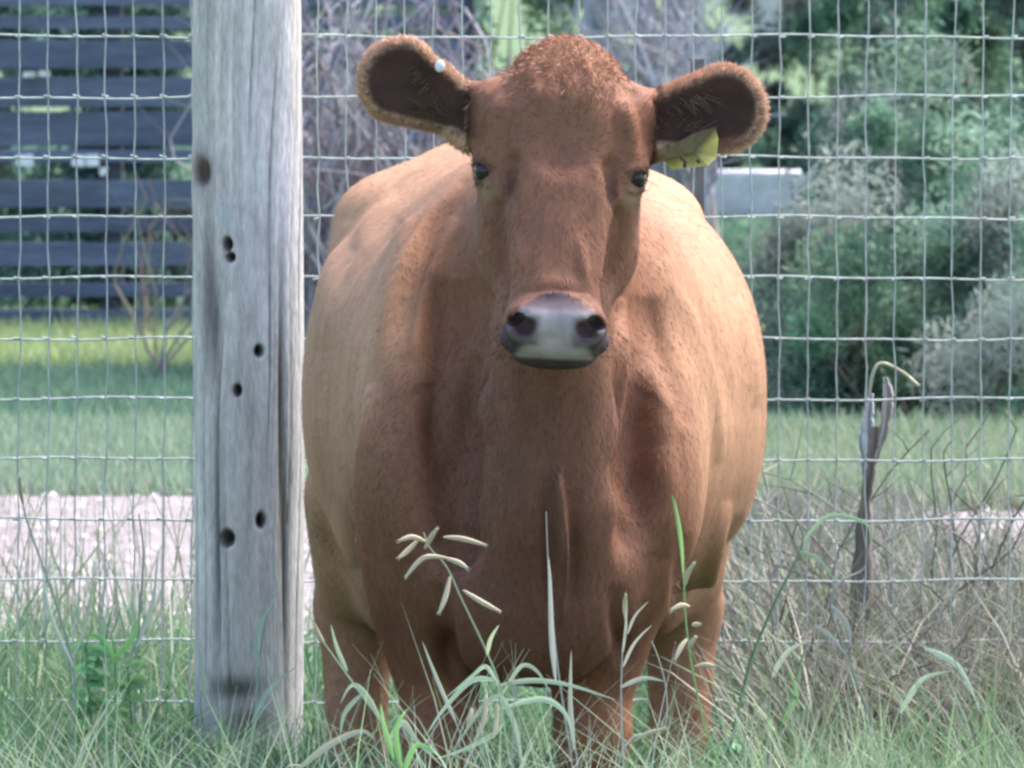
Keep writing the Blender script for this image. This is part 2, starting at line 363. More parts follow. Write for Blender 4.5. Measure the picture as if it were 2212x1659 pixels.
slab('boulder', 'pale boulder behind the fence at the very top of the photo', 'rock', 1638, 1702, -18, 62, 96, 1.2, (.42, .42, .42))

def stake():
    Y = 14.9; mb = MB(); b = P(1852, 1560, Y); b.z = 0
    def prong(pts, rad, col, n=11):
        path = smooth_path(pts, 8); m = len(path); v = []; f = []; c = []
        for i, p in enumerate(path):
            t_ = i / (m - 1) * (len(rad) - 1); a0 = int(min(t_, len(rad) - 2)); r = rad[a0] + (rad[a0 + 1] - rad[a0]) * (t_ - a0); r *= 1 + .12 * math.sin(i * 1.1) + .1 * math.sin(i * 2.3)
            for k in range(n):
                a = 2 * math.pi * k / n; rr = r * (1 + .3 * math.sin(3 * a + i * .1)); q_ = (.5 + .5 * math.sin(3 * a + i * .1)) ** 1.5
                v.append((p.x + rr * math.cos(a), p.y + rr * math.sin(a) * .7, p.z)); c.append(tuple(x * (.35 + .9 * q_) for x in col))
        for i in range(m - 1):
            for k in range(n): f.append((i * n + k, i * n + (k + 1) % n, (i + 1) * n + (k + 1) % n, (i + 1) * n + k))
        f.append(tuple((m - 1) * n + k for k in range(n))); o = len(mb.v); mb.v += v; mb.c += c; mb.f += [tuple(x + o for x in q) for q in f]
    prong([b, P(1860, 1250, Y), P(1868, 1080, Y), P(1886, 975, Y), P(1893, 920, Y)], [.020, .018, .010, .011, .006], (.22, .19, .165))
    prong([P(1872, 1030, Y), P(1870, 950, Y), P(1874, 900, Y), P(1882, 850, Y)], [.006, .012, .009, .003], (.42, .44, .50))
    prong([P(1890, 990, Y), P(1908, 930, Y), P(1916, 860, Y), P(1912, 815, Y)], [.006, .008, .010, .004], (.36, .33, .32))
    mb.tube(smooth_path([P(1876, 870, Y), P(1885, 810, Y), P(1905, 785, Y), P(1950, 805, Y), P(1985, 835, Y)], 5), .0035, 5, (.32, .32, .24))
    return tag(mesh_obj('wooden_stake', mb.v, mb.f, M_bark, smooth=True, cols=mb.c, origin=(b.x, Y, 0)), 'split weathered stake with two pale prongs leaning among dead grass', 'stake')
stake()

# ---------------------------------------------------------------- bushes, trees, brush
def bush(name, label, px, Y, W, D, H, n, cols, size, ratio=.35, cat='bush', group=None, ztop=None, holes=.35, up=.3, stems=14, lean=0):
    bx = P(px, 0, Y).x; root = empty(name, (bx, Y, 0), label, cat, group)
    # clumps of leaves on lobes spread through the volume
    nl = max(10, int(W * H * 26)); lc = np.stack([rng.uniform(-1, 1, nl) * W / 2, rng.uniform(-1, 1, nl) * D / 2, rng.uniform(.03, 1, nl) * H], 1)
    k = rng.integers(0, nl, n); r = rng.uniform(.05, .17, nl) * (1 + H * .2)
    d = rng.normal(size=(n, 3)); d /= np.linalg.norm(d, axis=1)[:, None]
    pos = lc[k] + d * (r[k] * rng.random(n) ** .5)[:, None]; pos[:, 2] = np.abs(pos[:, 2])
    hue = np.array(cols)[rng.integers(0, len(cols), nl)] * rng.uniform(.6, 1.35, (nl, 1))
    c = np.clip(hue[k] * rng.uniform(.75, 1.25, (n, 1)), 0, 1)
    V, F, cc = leaves(n, pos + np.array([bx, Y, 0]), rng.uniform(*size, n), c, ratio, up)
    mesh_obj('foliage', V, F, M_leaf, root, cols=cc)
    mb = MB()
    for i in range(stems):
        e = lc[rng.integers(0, nl)]; x = rng.uniform(-W / 4, W / 4)
        mb.tube(smooth_path([(bx + x, Y + rng.uniform(-D / 4, D / 4), 0), (bx + (x + e[0]) / 2 + rng.uniform(-.05, .05), Y + e[1] / 2, e[2] * .55), (bx + e[0], Y + e[1], e[2])], 3), [.006] * 4 + [.003] * 3, 4, (.13, .11, .09))
    mb.build('stem', M_bark, root); return root
GB = [(.08, .15, .09), (.13, .20, .12), (.06, .11, .07), (.19, .25, .15)]
GD = [(.06, .11, .08), (.10, .16, .11), (.05, .08, .07), (.20, .19, .17)]
GM = [(.14, .20, .13), (.18, .23, .16), (.09, .14, .10), (.25, .24, .20)]
bush('bush', 'tall leafy green bush standing highest right of the boulder', 1965, 30.5, .58, .5, 1.55, 15000, GB, (.02, .06), group='bushes behind the wire fence')
bush('bush', 'dark green bush in the top right corner of the photo', 2150, 29.5, .8, .5, 1.6, 17000, GD, (.02, .06), group='bushes behind the wire fence')
bush('bush', 'low dark bush with gaps right of the concrete trough', 1880, 26.8, .28, .35, .95, 8000, GD, (.015, .05), group='bushes behind the wire fence')
bush('bush', 'grey green bush at mid height near the right edge', 2080, 26.4, .62, .4, 1.05, 13000, GM, (.015, .05), group='bushes behind the wire fence')
bush('weed_clump', 'rank nettle clump at the foot of the bushes behind the fence', 1900, 24.8, .42, .4, .56, 9500, GB, (.015, .05), .25, 'weeds', 'weed clumps behind the wire fence', up=1.2)
bush('weed_clump', 'weed clump mixed with dry stems at the right edge behind the fence', 2140, 24.6, .50, .4, .62, 9500, GM, (.015, .05), .2, 'weeds', 'weed clumps behind the wire fence', up=1.2)
bush('weed_clump', 'narrow weed clump close to the right flank of the cow', 1790, 24.9, .20, .3, .40, 4500, GM, (.015, .05), .25, 'weeds', 'weed clumps behind the wire fence', up=1.2)
bush('bush', 'green bush seen between the left ear and the top of the head', 1090, 38, .95, .7, 1.75, 12000, GB, (.03, .08), group='bushes behind the wire fence')
bush('bush', 'wide green bush behind the concrete trough and the right ear', 1680, 47, 1.1, .6, 1.35, 15000, GD, (.03, .08), group='bushes behind the wire fence')

GF = [(.12, .18, .14), (.17, .24, .17), (.09, .13, .12), (.21, .27, .19)]
for px, H_, lab in ((60, 1.3, 'blue green bush behind the plank fence at the left edge'), (420, 1.25, 'blue green bush behind the plank fence and the wooden post'), (800, 1.5, 'dense bush behind the grey leafless shrub')):
    bush('bush', lab, px, 32, .95, .4, H_, 20000, GF, (.03, .075), group='bushes behind the wire fence')
bush('bush', 'broad hazy green bush rising behind the pair of bushes on the right', 1965, 35, .8, .5, 1.85, 13000, GM, (.03, .075), group='bushes behind the wire fence')
bush('bush', 'broad hazy green bush filling the gap at the far upper right', 2130, 35.5, 1.0, .5, 1.85, 14000, GF, (.03, .075), group='bushes behind the wire fence')
for px, Y_, H_, lab in ((1800, 25.6, .72, 'soft green bush leaning against the others below the concrete trough'), (1930, 25.3, .66, 'low green thicket behind the stake'), (2070, 25.5, .80, 'green thicket right of the stake'), (2200, 25.2, .70, 'low green thicket cut off by the right edge')):
    bush('bush', lab, px, Y_, .34 if px < 1800 else .46, .35, H_, 9000, GM, (.02, .05), .22, group='bushes behind the wire fence', up=.9)
def trunk_tree(px, Y, r, label, col, lean=0, top=3.2):
    bx = P(px, 0, Y).x; root = empty('tree', (bx, Y, 0), label, 'tree', 'tree trunks behind the cow'); n = 40; m = 60; v = []; c = []; f = []; s0 = random.uniform(0, 6)
    for i in range(m):
        t = i / (m - 1); z = t * top; R = r * (1 + .5 * math.exp(-z * 5) - .25 * t)
        for k in range(n):
            a = 2 * math.pi * k / n; rg = 1 + .09 * math.sin(9 * a + 3 * math.sin(z * 2 + s0)) + .06 * math.sin(17 * a + s0 + z)
            v.append((bx + lean * z + .02 * math.sin(z * 3 + s0) + R * rg * math.cos(a), Y + R * rg * math.sin(a), z))
            q_ = (rg - .85) / .3; b = .5 + .8 * q_; c.append((col[0] * b, col[1] * b, col[2] * b))
    for i in range(m - 1):
        for k in range(n): f.append((i * n + k, i * n + (k + 1) % n, (i + 1) * n + (k + 1) % n, (i + 1) * n + k))
    mesh_obj('trunk', v, f, M_bark, root, True, c)
    nn = 9000; nl = 60; mb = MB()
    lc = np.stack([rng.normal(0, .9, nl), rng.normal(0, .9, nl), rng.uniform(top - .4, top + 2.4, nl)], 1); k = rng.integers(0, nl, nn)
    for e in lc[::3]: mb.tube([(bx + lean * top * .85, Y, top * .85), (bx + e[0] * .5, Y + e[1] * .5, (top + e[2]) / 2), (bx + e[0], Y + e[1], e[2])], [r * .35, r * .2, .01], 6, col)
    mb.build('limb', M_bark, root)
    pos = lc[k] + rng.normal(0, .22, (nn, 3)) + np.array([bx, Y, 0])
    V, F, cc = leaves(nn, pos, rng.uniform(.05, .12, nn), palette(nn, GB, .3), .5)
    mesh_obj('crown', V, F, M_leaf, root, cols=cc)
trunk_tree(1290, 36, .07, 'silvery tree trunk right above the top of the cow head', (.32, .34, .40))
trunk_tree(1385, 37.5, .06, 'middle furrowed grey trunk between head and right ear', (.24, .24, .28), .01)
trunk_tree(1490, 36.5, .08, 'brown grey tree trunk above the base of the right ear', (.27, .24, .26), -.01)
trunk_tree(875, 41, .10, 'pale leaning tree trunk above the left ear of the cow', (.38, .40, .45), .04)

def brush(name, label, px, Y, W, H, n, cols, cat='dead shrub', py=None, r=.003):
    bx = P(px, 0, Y).x; mb = MB()
    for i in range(n):
        a = rng.uniform(0, 6.28); x = bx + rng.uniform(-W, W) * .35; z = 0; y = Y + rng.uniform(-.15, .15); pts = [Vector((x, y, 0))]
        d = Vector((rng.uniform(-.35, .35), rng.uniform(-.2, .2), 1)); h = H * rng.uniform(.5, 1.05)
        while z < h and len(pts) < 14:
            d = (d + Vector((rng.normal(0, .22), rng.normal(0, .15), rng.normal(0, .1)))).normalized(); d.z = max(d.z, -.1); d.x -= 1.2 * max(0, abs(pts[-1].x - bx) - W * .42) * (1 if pts[-1].x > bx else -1) / W
            p = pts[-1] + d * H * .09; pts.append(p); z = p.z
            if rng.random() < .55 and len(pts) > 3:
                e = (d + Vector((rng.choice([-1, 1]) * rng.uniform(.5, 1.1), rng.uniform(-.3, .3), rng.uniform(-.3, .4)))).normalized()
                q1 = p + e * H * rng.uniform(.04, .10); q2 = q1 + (e + Vector((0, 0, rng.uniform(-.5, .5)))).normalized() * H * rng.uniform(.04, .12)
                mb.tube([p, q1, q2], [r * .8, r * .6, r * .3], 3, tuple(palette(1, cols, .2)[0]))
        k = len(pts); mb.tube(pts, [r * 1.6 * (1 - .7 * i / k) for i in range(k)], 4, tuple(palette(1, cols, .2)[0]))
    return tag(mb.build(name, M_dry, origin=(bx, Y, 0)), label, cat)
GT = [(.34, .30, .31), (.24, .21, .23), (.40, .38, .40), (.17, .15, .18)]
brush('dead_shrub', 'grey leafless shrub between the wooden post and the left ear', 770, 27.5, .62, 1.32, 150, [(.42, .38, .40), (.30, .26, .29), (.50, .47, .50), (.2, .17, .2)], r=.0055)
brush('dead_shrub', 'tall grey upright twigs in front of the tree trunks behind the head', 1400, 34, .34, 1.75, 70, [(.40, .38, .44), (.28, .26, .31), (.48, .48, .54)], r=.006)
brush('dead_shrub', 'small bare twiggy shrub behind the wires at the left edge of the post', 370, 27, .18, .70, 6, [(.22, .20, .19), (.18, .16, .17)], r=.0035)
brush('dead_weed', 'dead branching weed arching beside the stake right of the cow', 1960, 15.2, .55, .62, 26, DRY, 'dead weed', r=.0022)
brush('dead_weed', 'dark dead weed in front of the stake foot', 1820, 14.1, .3, .42, 22, [(.12, .11, .11), (.22, .19, .18), (.3, .27, .25)], 'dead weed', r=.0024)
brush('dead_weed', 'tan dried weed leaning in front of the plank fence', 300, 29, .10, .62, 3, [(.25, .21, .17)], 'dead weed', r=.004)

# ---------------------------------------------------------------- foreground grass stalks
def blade_mb(mb, pts, w0, col, peak=.35):
    """flat folded leaf following pts"""
    path = smooth_path(pts, 6); m = len(path); v = []; f = []
    for i, p in enumerate(path):
        t = i / (m - 1); wd = w0 * (min(1, .35 + t / peak) if t < peak else max(0, 1 - ((t - peak) / (1 - peak)) ** 1.5)) + .0004
        d = (path[min(i + 1, m - 1)] - path[max(i - 1, 0)]).normalized(); s_ = d.cross(Vector((0, -1, 0.3))); 
        if s_.length < .05: s_ = Vector((1, 0, 0))
        s_.normalize(); v += [p - s_ * wd / 2, p + Vector((0, wd * .35, 0)), p + s_ * wd / 2]
    for i in range(m - 1):
        for k in range(2): f.append((3 * i + k, 3 * i + k + 1, 3 * i + 4 + k, 3 * i + 3 + k))
    mb.add(v, f, col)
STRAW = (.44, .38, .28); PG = (.33, .37, .20); LG = (.27, .38, .13); GY = (.38, .33, .28)
def stalk(label, Y, stem, leaves_=(), heads=(), col=PG, r=.0017, name='grass_stalk', hcol=STRAW):
    pts = [P(x, y, Y + (i * .012)) for i, (x, y) in enumerate(stem)]
    b = pts[0]; base = Vector((b.x + (b.x - pts[1].x) * .5, b.y, 0)); path = [base] + pts
    root = empty(name, base, label, 'grass stalk', 'tall grass stalks')
    mb = MB(); sp = smooth_path(path, 7); mb.tube(sp, [r * (1.25 - .75 * i / len(sp)) for i in range(len(sp))], 5, col); mb.build('stem', M_grass, root)
    for lf in leaves_:
        w_ = lf[0] * .72; m_ = MB(); blade_mb(m_, [P(x, y, Y - .01 * i) for i, (x, y) in enumerate(lf[1:])], w_, tuple(np.array(col) * random.uniform(.85, 1.25))); m_.build('leaf', M_grass, root, True)
    for hd in heads:
        m_ = MB(); p = smooth_path([P(x, y, Y - .01 * i) for i, (x, y) in enumerate(hd)], 5); n_ = len(p)
        m_.tube(p, [.0008 + .0030 * math.sin(math.pi * (i + .5) / n_) for i in range(n_)], 6, hcol, .8)
        for i in range(1, n_ - 1):                      # overlapping husks
            d = (p[i + 1] - p[i - 1]).normalized(); s_ = d.cross(Vector((0, 1, 0))).normalized()
            for sg in (-1, 1):
                q_ = p[i] + s_ * sg * .0016 * random.uniform(.4, 1); m_.add([q_ - d * .002, q_ + s_ * sg * .0014 + d * .004, q_ + d * random.uniform(.006, .010)], [(0, 1, 2)], tuple(np.array(hcol) * random.uniform(.75, 1.2)))
        m_.build('seed_head', M_dry, root)
    return root
stalk('nodding stalk with seven pale spikelets in front of the chest', 11.45, [(1130, 1700), (1085, 1500), (1050, 1405), (1000, 1300), (965, 1225), (930, 1185), (915, 1150)],
      [(.008, (1052, 1415), (1060, 1380), (1078, 1350))],
      [[(918, 1185), (930, 1162), (944, 1142)], [(920, 1170), (890, 1160), (862, 1168)], [(958, 1160), (1000, 1164), (1050, 1178)], [(965, 1205), (915, 1205), (875, 1248)], [(960, 1205), (990, 1215), (1010, 1228)], [(972, 1245), (962, 1290), (948, 1325)], [(1000, 1275), (1040, 1300), (1082, 1322)], [(905, 1165), (880, 1190), (862, 1205)]], (.36, .36, .22))
stalk('thin dry stalk running straight up the middle of the chest', 11.5, [(1240, 1720), (1222, 1560), (1205, 1440), (1190, 1290), (1183, 1190), (1180, 1105)], [(.010, (1200, 1470), (1192, 1380), (1188, 1260), (1184, 1200))], [], GY)
stalk('bright green stalk with ladder of spikelets before the right shoulder', 11.5, [(1560, 1720), (1520, 1560), (1495, 1440), (1482, 1340), (1476, 1240), (1465, 1150), (1452, 1070)], [(.006, (1476, 1240), (1470, 1150), (1456, 1075))],
      [[(1480, 1265), (1485, 1240), (1500, 1215)], [(1490, 1310), (1470, 1308), (1450, 1318)], [(1484, 1380), (1470, 1400), (1458, 1425)], [(1495, 1350), (1512, 1348)], [(1500, 1440), (1525, 1436), (1545, 1440)], [(1486, 1400), (1503, 1375)]], LG)
stalk('branching stalk with fine upright sprays left of the dark gap', 11.55, [(1348, 1720), (1345, 1600), (1342, 1500), (1345, 1400)], [(.005, (1345, 1410), (1352, 1350), (1350, 1300)), (.006, (1346, 1440), (1370, 1390), (1408, 1350)), (.005, (1355, 1370), (1372, 1330), (1400, 1300))], [[(1352, 1340), (1350, 1310), (1352, 1285)]], (.42, .36, .28), .002)
stalk('kinked dry stalk framing the dark gap beside the right leg', 11.5, [(1330, 1720), (1360, 1600), (1432, 1575), (1440, 1500), (1425, 1430), (1408, 1385)], [(.009, (1340, 1485), (1390, 1465), (1436, 1472))], [[(1370, 1600), (1400, 1585), (1440, 1572)]], (.42, .37, .28), .0016)
stalk('arched green leaves spraying out in the bottom middle of the photo', 11.4, [(1110, 1720), (1100, 1640), (1085, 1540), (1075, 1470)],
      [(.010, (1075, 1470), (1020, 1470), (960, 1530), (920, 1590)), (.010, (1080, 1480), (1150, 1470), (1230, 1480), (1330, 1512)), (.011, (1085, 1530), (1170, 1510), (1220, 1540), (1240, 1600)), (.009, (1078, 1500), (1040, 1530), (980, 1620)), (.010, (1080, 1500), (1110, 1560), (1130, 1659)), (.008, (1075, 1480), (1050, 1440), (1020, 1460), (960, 1510)), (.009, (1090, 1560), (1060, 1590), (1000, 1620), (940, 1640)), (.008, (1085, 1500), (1125, 1440), (1160, 1450), (1190, 1500))],
      [[(1050, 1500), (1048, 1540), (1040, 1580)], [(1075, 1520), (1072, 1560), (1066, 1590)], [(1020, 1530), (1010, 1570)]], (.42, .43, .28), .0022)
stalk('slender blade rising in front of the left knee', 11.5, [(1040, 1720), (1000, 1600), (960, 1500)], [(.008, (985, 1560), (945, 1470), (912, 1385))], [], (.40, .36, .27))
stalk('single straight dry blade in front of the lower chest', 11.5, [(1250, 1720), (1240, 1600)], [(.010, (1240, 1620), (1232, 1520), (1234, 1405))], [], (.40, .36, .27))
stalk('pale leafy stalk slanting across the left hind leg', 11.5, [(870, 1720), (840, 1590), (780, 1500), (730, 1430), (690, 1375)],
      [(.009, (780, 1500), (745, 1540), (735, 1590)), (.008, (750, 1450), (728, 1400), (715, 1350)), (.010, (830, 1570), (790, 1500), (760, 1480), (735, 1520)), (.011, (840, 1600), (870, 1560), (900, 1600), (960, 1659))], [[(700, 1390), (690, 1375), (680, 1350)]], (.42, .42, .27), .002)
stalk('broad straw blade lying low below the left hind leg', 11.4, [(600, 1720), (660, 1650), (720, 1610), (775, 1582)], [(.013, (640, 1665), (710, 1610), (780, 1580), (812, 1600))], [], STRAW)
stalk('fresh green blades bunched between post and cow at the bottom edge', 11.4, [(870, 1720), (865, 1640), (850, 1570)], [(.012, (866, 1659), (855, 1580), (880, 1530)), (.012, (870, 1680), (900, 1610), (960, 1640)), (.010, (850, 1640), (830, 1570), (822, 1520))], [], (.26, .40, .14))
stalk('long green reed leaning right beyond the cow flank', 13.2, [(1555, 1720), (1590, 1560), (1625, 1420), (1680, 1290), (1735, 1170), (1712, 1110), (1695, 1060)], [(.010, (1735, 1170), (1790, 1115), (1870, 1130), (1880, 1170)), (.008, (1725, 1190), (1770, 1210), (1810, 1265))], [], (.26, .34, .20), .003)
stalk('drooping straw stalk zigzagging near the stake', 13.3, [(1900, 1720), (1880, 1560), (1830, 1420), (1795, 1310), (1820, 1255), (1870, 1220), (1860, 1120)], [(.011, (1800, 1310), (1830, 1350), (1840, 1400)), (.009, (1760, 1350), (1800, 1380), (1830, 1420))], [], (.36, .33, .28), .0028)
stalk('sickle shaped pale leaf low beside the cow flank', 13.0, [(1650, 1720), (1660, 1560), (1668, 1460)], [(.012, (1668, 1462), (1700, 1410), (1750, 1382))], [], (.44, .44, .32), .0026)
stalk('curled pale leaf near the bottom right corner', 12.8, [(1960, 1720), (1950, 1600), (1945, 1500)], [(.013, (1945, 1540), (1990, 1470), (2050, 1450)), (.012, (2000, 1400), (2070, 1440), (2120, 1540))], [], (.40, .43, .30), .0028)
stalk('green stalk crossing the bottom right in front of the dry grass', 12.6, [(1630, 1720), (1680, 1590), (1715, 1480), (1740, 1400)], [(.012, (1690, 1560), (1720, 1500), (1700, 1440)), (.010, (1640, 1659), (1600, 1600), (1590, 1540))], [], (.27, .38, .17), .0032)
stalk('stout dry stalk in front of the track near the left edge', 13.6, [(160, 1720), (160, 1560), (158, 1440), (120, 1300), (60, 1130), (45, 1060)], [(.010, (158, 1440), (110, 1330), (85, 1200)), (.008, (158, 1420), (190, 1330), (205, 1200))], [[(50, 1090), (44, 1060), (42, 1030)]], (.38, .38, .30), .003)
stalk('second dry stalk leaning before the track left of the post', 13.6, [(300, 1720), (290, 1500), (300, 1350), (310, 1200), (300, 1110)], [(.009, (295, 1400), (330, 1300), (342, 1180))], [], (.36, .36, .29), .0026)
stalk('green stem beneath the pale track near the left edge', 13.3, [(255, 1720), (250, 1560), (248, 1420), (240, 1370)], [(.014, (248, 1430), (220, 1380), (180, 1370)), (.014, (248, 1420), (285, 1380), (300, 1330))], [], (.20, .36, .12), .0032)
stalk('tall reed bending across the foot of the wooden post', 13.6, [(520, 1720), (550, 1560), (560, 1430), (575, 1330), (598, 1280)], [(.012, (560, 1440), (555, 1370), (600, 1275)), (.010, (545, 1560), (580, 1490), (640, 1440))], [], (.42, .46, .34), .0026)
stalk('pale blade upright along the left edge of the wooden post', 13.6, [(440, 1720), (432, 1550), (440, 1460)], [(.013, (446, 1500), (436, 1440), (430, 1370))], [], (.44, .46, .36), .0026)

# broad leaf weeds
def weed(label, px, py, Y, n, s, col):
    p = P(px, py, Y); root = empty('broadleaf_weed', (p.x, Y, 0), label, 'weed', 'broadleaf weeds in the grass'); mb = MB(); mb.tube([(p.x, Y, 0), (p.x + .01, Y, p.z * .6), (p.x, Y, p.z)], [.003, .0025, .0015], 5, col); mb.build('stem', M_grass, root); m_ = MB()
    for i in range(n):
        a = rng.uniform(0, 6.28); z = p.z * rng.uniform(.45, 1); d = Vector((math.cos(a), math.sin(a), rng.uniform(0, .5)))
        b = Vector((p.x, Y, z)); blade_mb(m_, [b, b + d * s * .5, b + d * s + Vector((0, 0, -s * .3))], s * .45, tuple(np.array(col) * rng.uniform(.7, 1.25)), .5)
    m_.build('foliage', M_leaf, root, True)
weed('broad leaved weed with fresh green top left of the post', 185, 1390, 13.7, 30, .042, (.12, .24, .10))
weed('small weed with yellowish leaves just left of the post foot', 275, 1440, 13.5, 18, .036, (.18, .27, .10))
weed('small bright weed by the right hind leg', 1590, 1610, 13.2, 16, .045, (.11, .22, .11))
# ---------------------------------------------------------------- the cow: one implicit surface meshed with surface nets
def seg(a, b, h): return np.arange(a, b - 1e-6, h)
xs = seg(-.40, .47, .0045); ysg = np.concatenate([seg(11.70, 12.32, .0045), seg(12.32, 14.35, .013)])
zs = np.concatenate([seg(-.02, .36, .011), seg(.36, .90, .0075), seg(.90, 1.47, .0045)])
xs = np.append(xs, xs[-1] + .0045)
G = np.full((len(xs), len(ysg), len(zs)), .25, dtype=np.float32)
def sub(lo, hi):
    ix = [np.searchsorted(a, (l, h)) for a, l, h in zip((xs, ysg, zs), lo, hi)]
    sl = tuple(slice(max(0, i[0] - 1), i[1] + 1) for i in ix)
    X, Y_, Z = np.meshgrid(xs[sl[0]].astype(np.float32), ysg[sl[1]].astype(np.float32), zs[sl[2]].astype(np.float32), indexing='ij', sparse=True)
    return sl, X, Y_, Z
def blend(sl, d, k, op='u'):
    a = G[sl]
    if op == 'u': h = np.clip(.5 + .5 * (a - d) / k, 0, 1); G[sl] = a + (d - a) * h - k * h * (1 - h)
    else: h = np.clip(.5 - .5 * (a + d) / k, 0, 1); G[sl] = a + (-d - a) * h + k * h * (1 - h)
def rotm(rx=0, ry=0, rz=0):
    from mathutils import Euler
    return np.array(Euler((math.radians(rx), math.radians(ry), math.radians(rz))).to_matrix())
def ell(c, r, k=.04, rot=None, op='u', p=2.0, m=None):
    R = np.eye(3) if rot is None else rot; ext = max(r) if rot is not None else None
    mg = (.09 if op == 'u' else .03) + k
    lo = [c[i] - (ext or r[i]) - mg for i in range(3)]; hi = [c[i] + (ext or r[i]) + mg for i in range(3)]
    sl, X, Y_, Z = sub(lo, hi); X = X - c[0]; Y_ = Y_ - c[1]; Z = Z - c[2]
    if rot is not None:
        a, b, e = [R[0, i] * X + R[1, i] * Y_ + R[2, i] * Z for i in range(3)]
    else: a, b, e = X, Y_, Z
    if p == 2:
        k0 = np.sqrt((a / r[0]) ** 2 + (b / r[1]) ** 2 + (e / r[2]) ** 2)
    else:
        k0 = (np.abs(a / r[0]) ** p + np.abs(b / r[1]) ** p + np.abs(e / r[2]) ** p) ** (1 / p)
    k1 = np.sqrt((a / r[0] ** 2) ** 2 + (b / r[1] ** 2) ** 2 + (e / r[2] ** 2) ** 2) + 1e-6
    d = k0 * (k0 - 1) / k1 if p == 2 else (k0 - 1) * min(r)
    blend(sl, d, k, op)
def cone(a, b, ra, rb, k=.03, op='u', s=(1, 1, 1)):
    """capsule with two radii, squashed by s about its axis"""
    a = np.array(a, float); b = np.array(b, float); s = np.array(s, float); rm = max(ra, rb); mg = rm * max(s.max(), 1) + k + (.05 if op == 'u' else .02)
    sl, X, Y_, Z = sub(np.minimum(a, b) - mg, np.maximum(a, b) + mg)
    ba = (b - a) / s; L = ba @ ba; X = (X - a[0]) / s[0]; Y_ = (Y_ - a[1]) / s[1]; Z = (Z - a[2]) / s[2]
    h = np.clip((X * ba[0] + Y_ * ba[1] + Z * ba[2]) / L, 0, 1)
    d = np.sqrt((X - ba[0] * h) ** 2 + (Y_ - ba[1] * h) ** 2 + (Z - ba[2] * h) ** 2) - (ra + (rb - ra) * h)
    blend(sl, d * min(1, s.min()) if s.min() < 1 else d, k, op)

# trunk
ell((.036, 13.22, .80), (.372, .86, .375), .02, p=2.35)
ell((.002, 13.80, .90), (.295, .42, .29), .08, p=2.5)
ell((.03, 12.68, .82), (.245, .42, .36), .10)
cone((.03, 12.55, 1.13), (.015, 13.95, 1.12), .055, .05, .12, s=(1.4, 1, 1))
for sx in (-1, 1):
    ell((.010 + sx * .235, 13.72, 1.07), (.055, .12, .045), .09)             # hook bones
    ell((.02 + sx * .225, 13.80, .66), (.100, .22, .30), .07)                # thigh
    hx = -.268 if sx < 0 else .290
    cone((hx, 13.72, .60), (hx, 13.96, .40), .080, .064, .06)
    cone((hx, 13.98, .40), (hx * .98, 13.93, .12), .064, .050, .04)
    cone((hx * .98, 13.93, .12), (hx * .98, 13.88, .035), .045, .058, .02)
ell((.02, 13.6, .44), (.13, .16, .10), .08)                                   # udder
# neck, chest, shoulders
cone((.035, 12.62, .96), (.068, 12.17, 1.16), .165, .115, .08, s=(.85, 1, 1.15))
cone((.045, 12.40, .82), (.062, 12.12, .98), .130, .085, .05)
cone((.058, 12.07, .98), (.055, 12.10, .72), .084, .098, .035)
ell((.030, 12.22, .60), (.160, .165, .175), .08)                              # brisket
ell((.030, 12.32, .72), (.22, .20, .22), .08)
for sx in (-1, 1):
    fx = -.108 if sx < 0 else .118; sh = .03 + sx * .165
    ell((.03 + sx * .170, 12.36, .735), (.085, .13, .20), .07)               # point of shoulder
    ell((.03 + sx * .178, 12.56, .85), (.072, .20, .24), .08, rotm(12, 0, 0)) # shoulder blade
    ell((fx + sx * .018, 12.38, .58), (.084, .12, .17), .06)                  # forearm muscle
    cone((fx + sx * .01, 12.38, .56), (fx, 12.36, .36), .080, .058, .04)
    ell((fx, 12.345, .335), (.057, .057, .06), .03)                          # knee
    cone((fx, 12.36, .33), (fx, 12.37, .12), .046, .037, .03)
    cone((fx, 12.37, .12), (fx, 12.33, .035), .042, .055, .02)
# hollows beside the neck
cone((-.090, 12.19, 1.02), (-.080, 12.13, .66), .066, .048, .04, 'c')
cone((.215, 12.19, 1.02), (.197, 12.13, .68), .064, .046, .04, 'c')
# between the front legs, under the brisket
cone((.008, 12.1, .30), (.008, 12.6, .30), .05, .05, .05, 'c', s=(.7, 1, 1.5))

# head: defined upright about the eye line, then rolled 3 degrees
O = np.array([.0700, 12.0, 1.199]); ROLL = math.radians(2.9)
def H(x, y, z): return (O[0] + x * math.cos(ROLL) + z * math.sin(ROLL), O[1] + y, O[2] - x * math.sin(ROLL) + z * math.cos(ROLL))
RR = rotm(0, 2.9, 0)
def hell(c, r, k=.03, rx=0, ry=0, rz=0, **kw): ell(H(*c), r, k, RR @ rotm(rx, ry, rz), **kw)
def hcone(a, b, ra, rb, k=.03, **kw): cone(H(*a), H(*b), ra, rb, k, **kw)
hell((0, .035, .075), (.117, .12, .100), .03)
hell((.004, .045, .142), (.050, .060, .048), .06)
hell((0, -.002, .035), (.112, .085, .118), .03)
hell((0, -.030, -.03), (.098, .075, .10), .04)
for sx in (-1, 1):
    hell((sx * .094, -.002, .015), (.034, .045, .042), .025)                  # orbit
    hell((sx * .075, .045, -.075), (.045, .085, .105), .035)                 # cheek
    hcone((sx * .066, .02, -.12), (sx * .040, -.085, -.220), .038, .030, .04)   # jaw
    hcone((sx * .105, .02, .09), (sx * .125, .045, .075), .040, .045, .03)     # ear root
    hcone((sx * .080, -.045, .085), (sx * .092, -.035, .03), .012, .014, .03)  # temple ridge
    hcone((sx * .050, -.085, -.045), (sx * .046, -.125, -.14), .022, .022, .03) # face crest
hcone((0, -.055, -0.020), (0, -.135, -0.165), .062, .052, .04, s=(1.05, 1, 1))
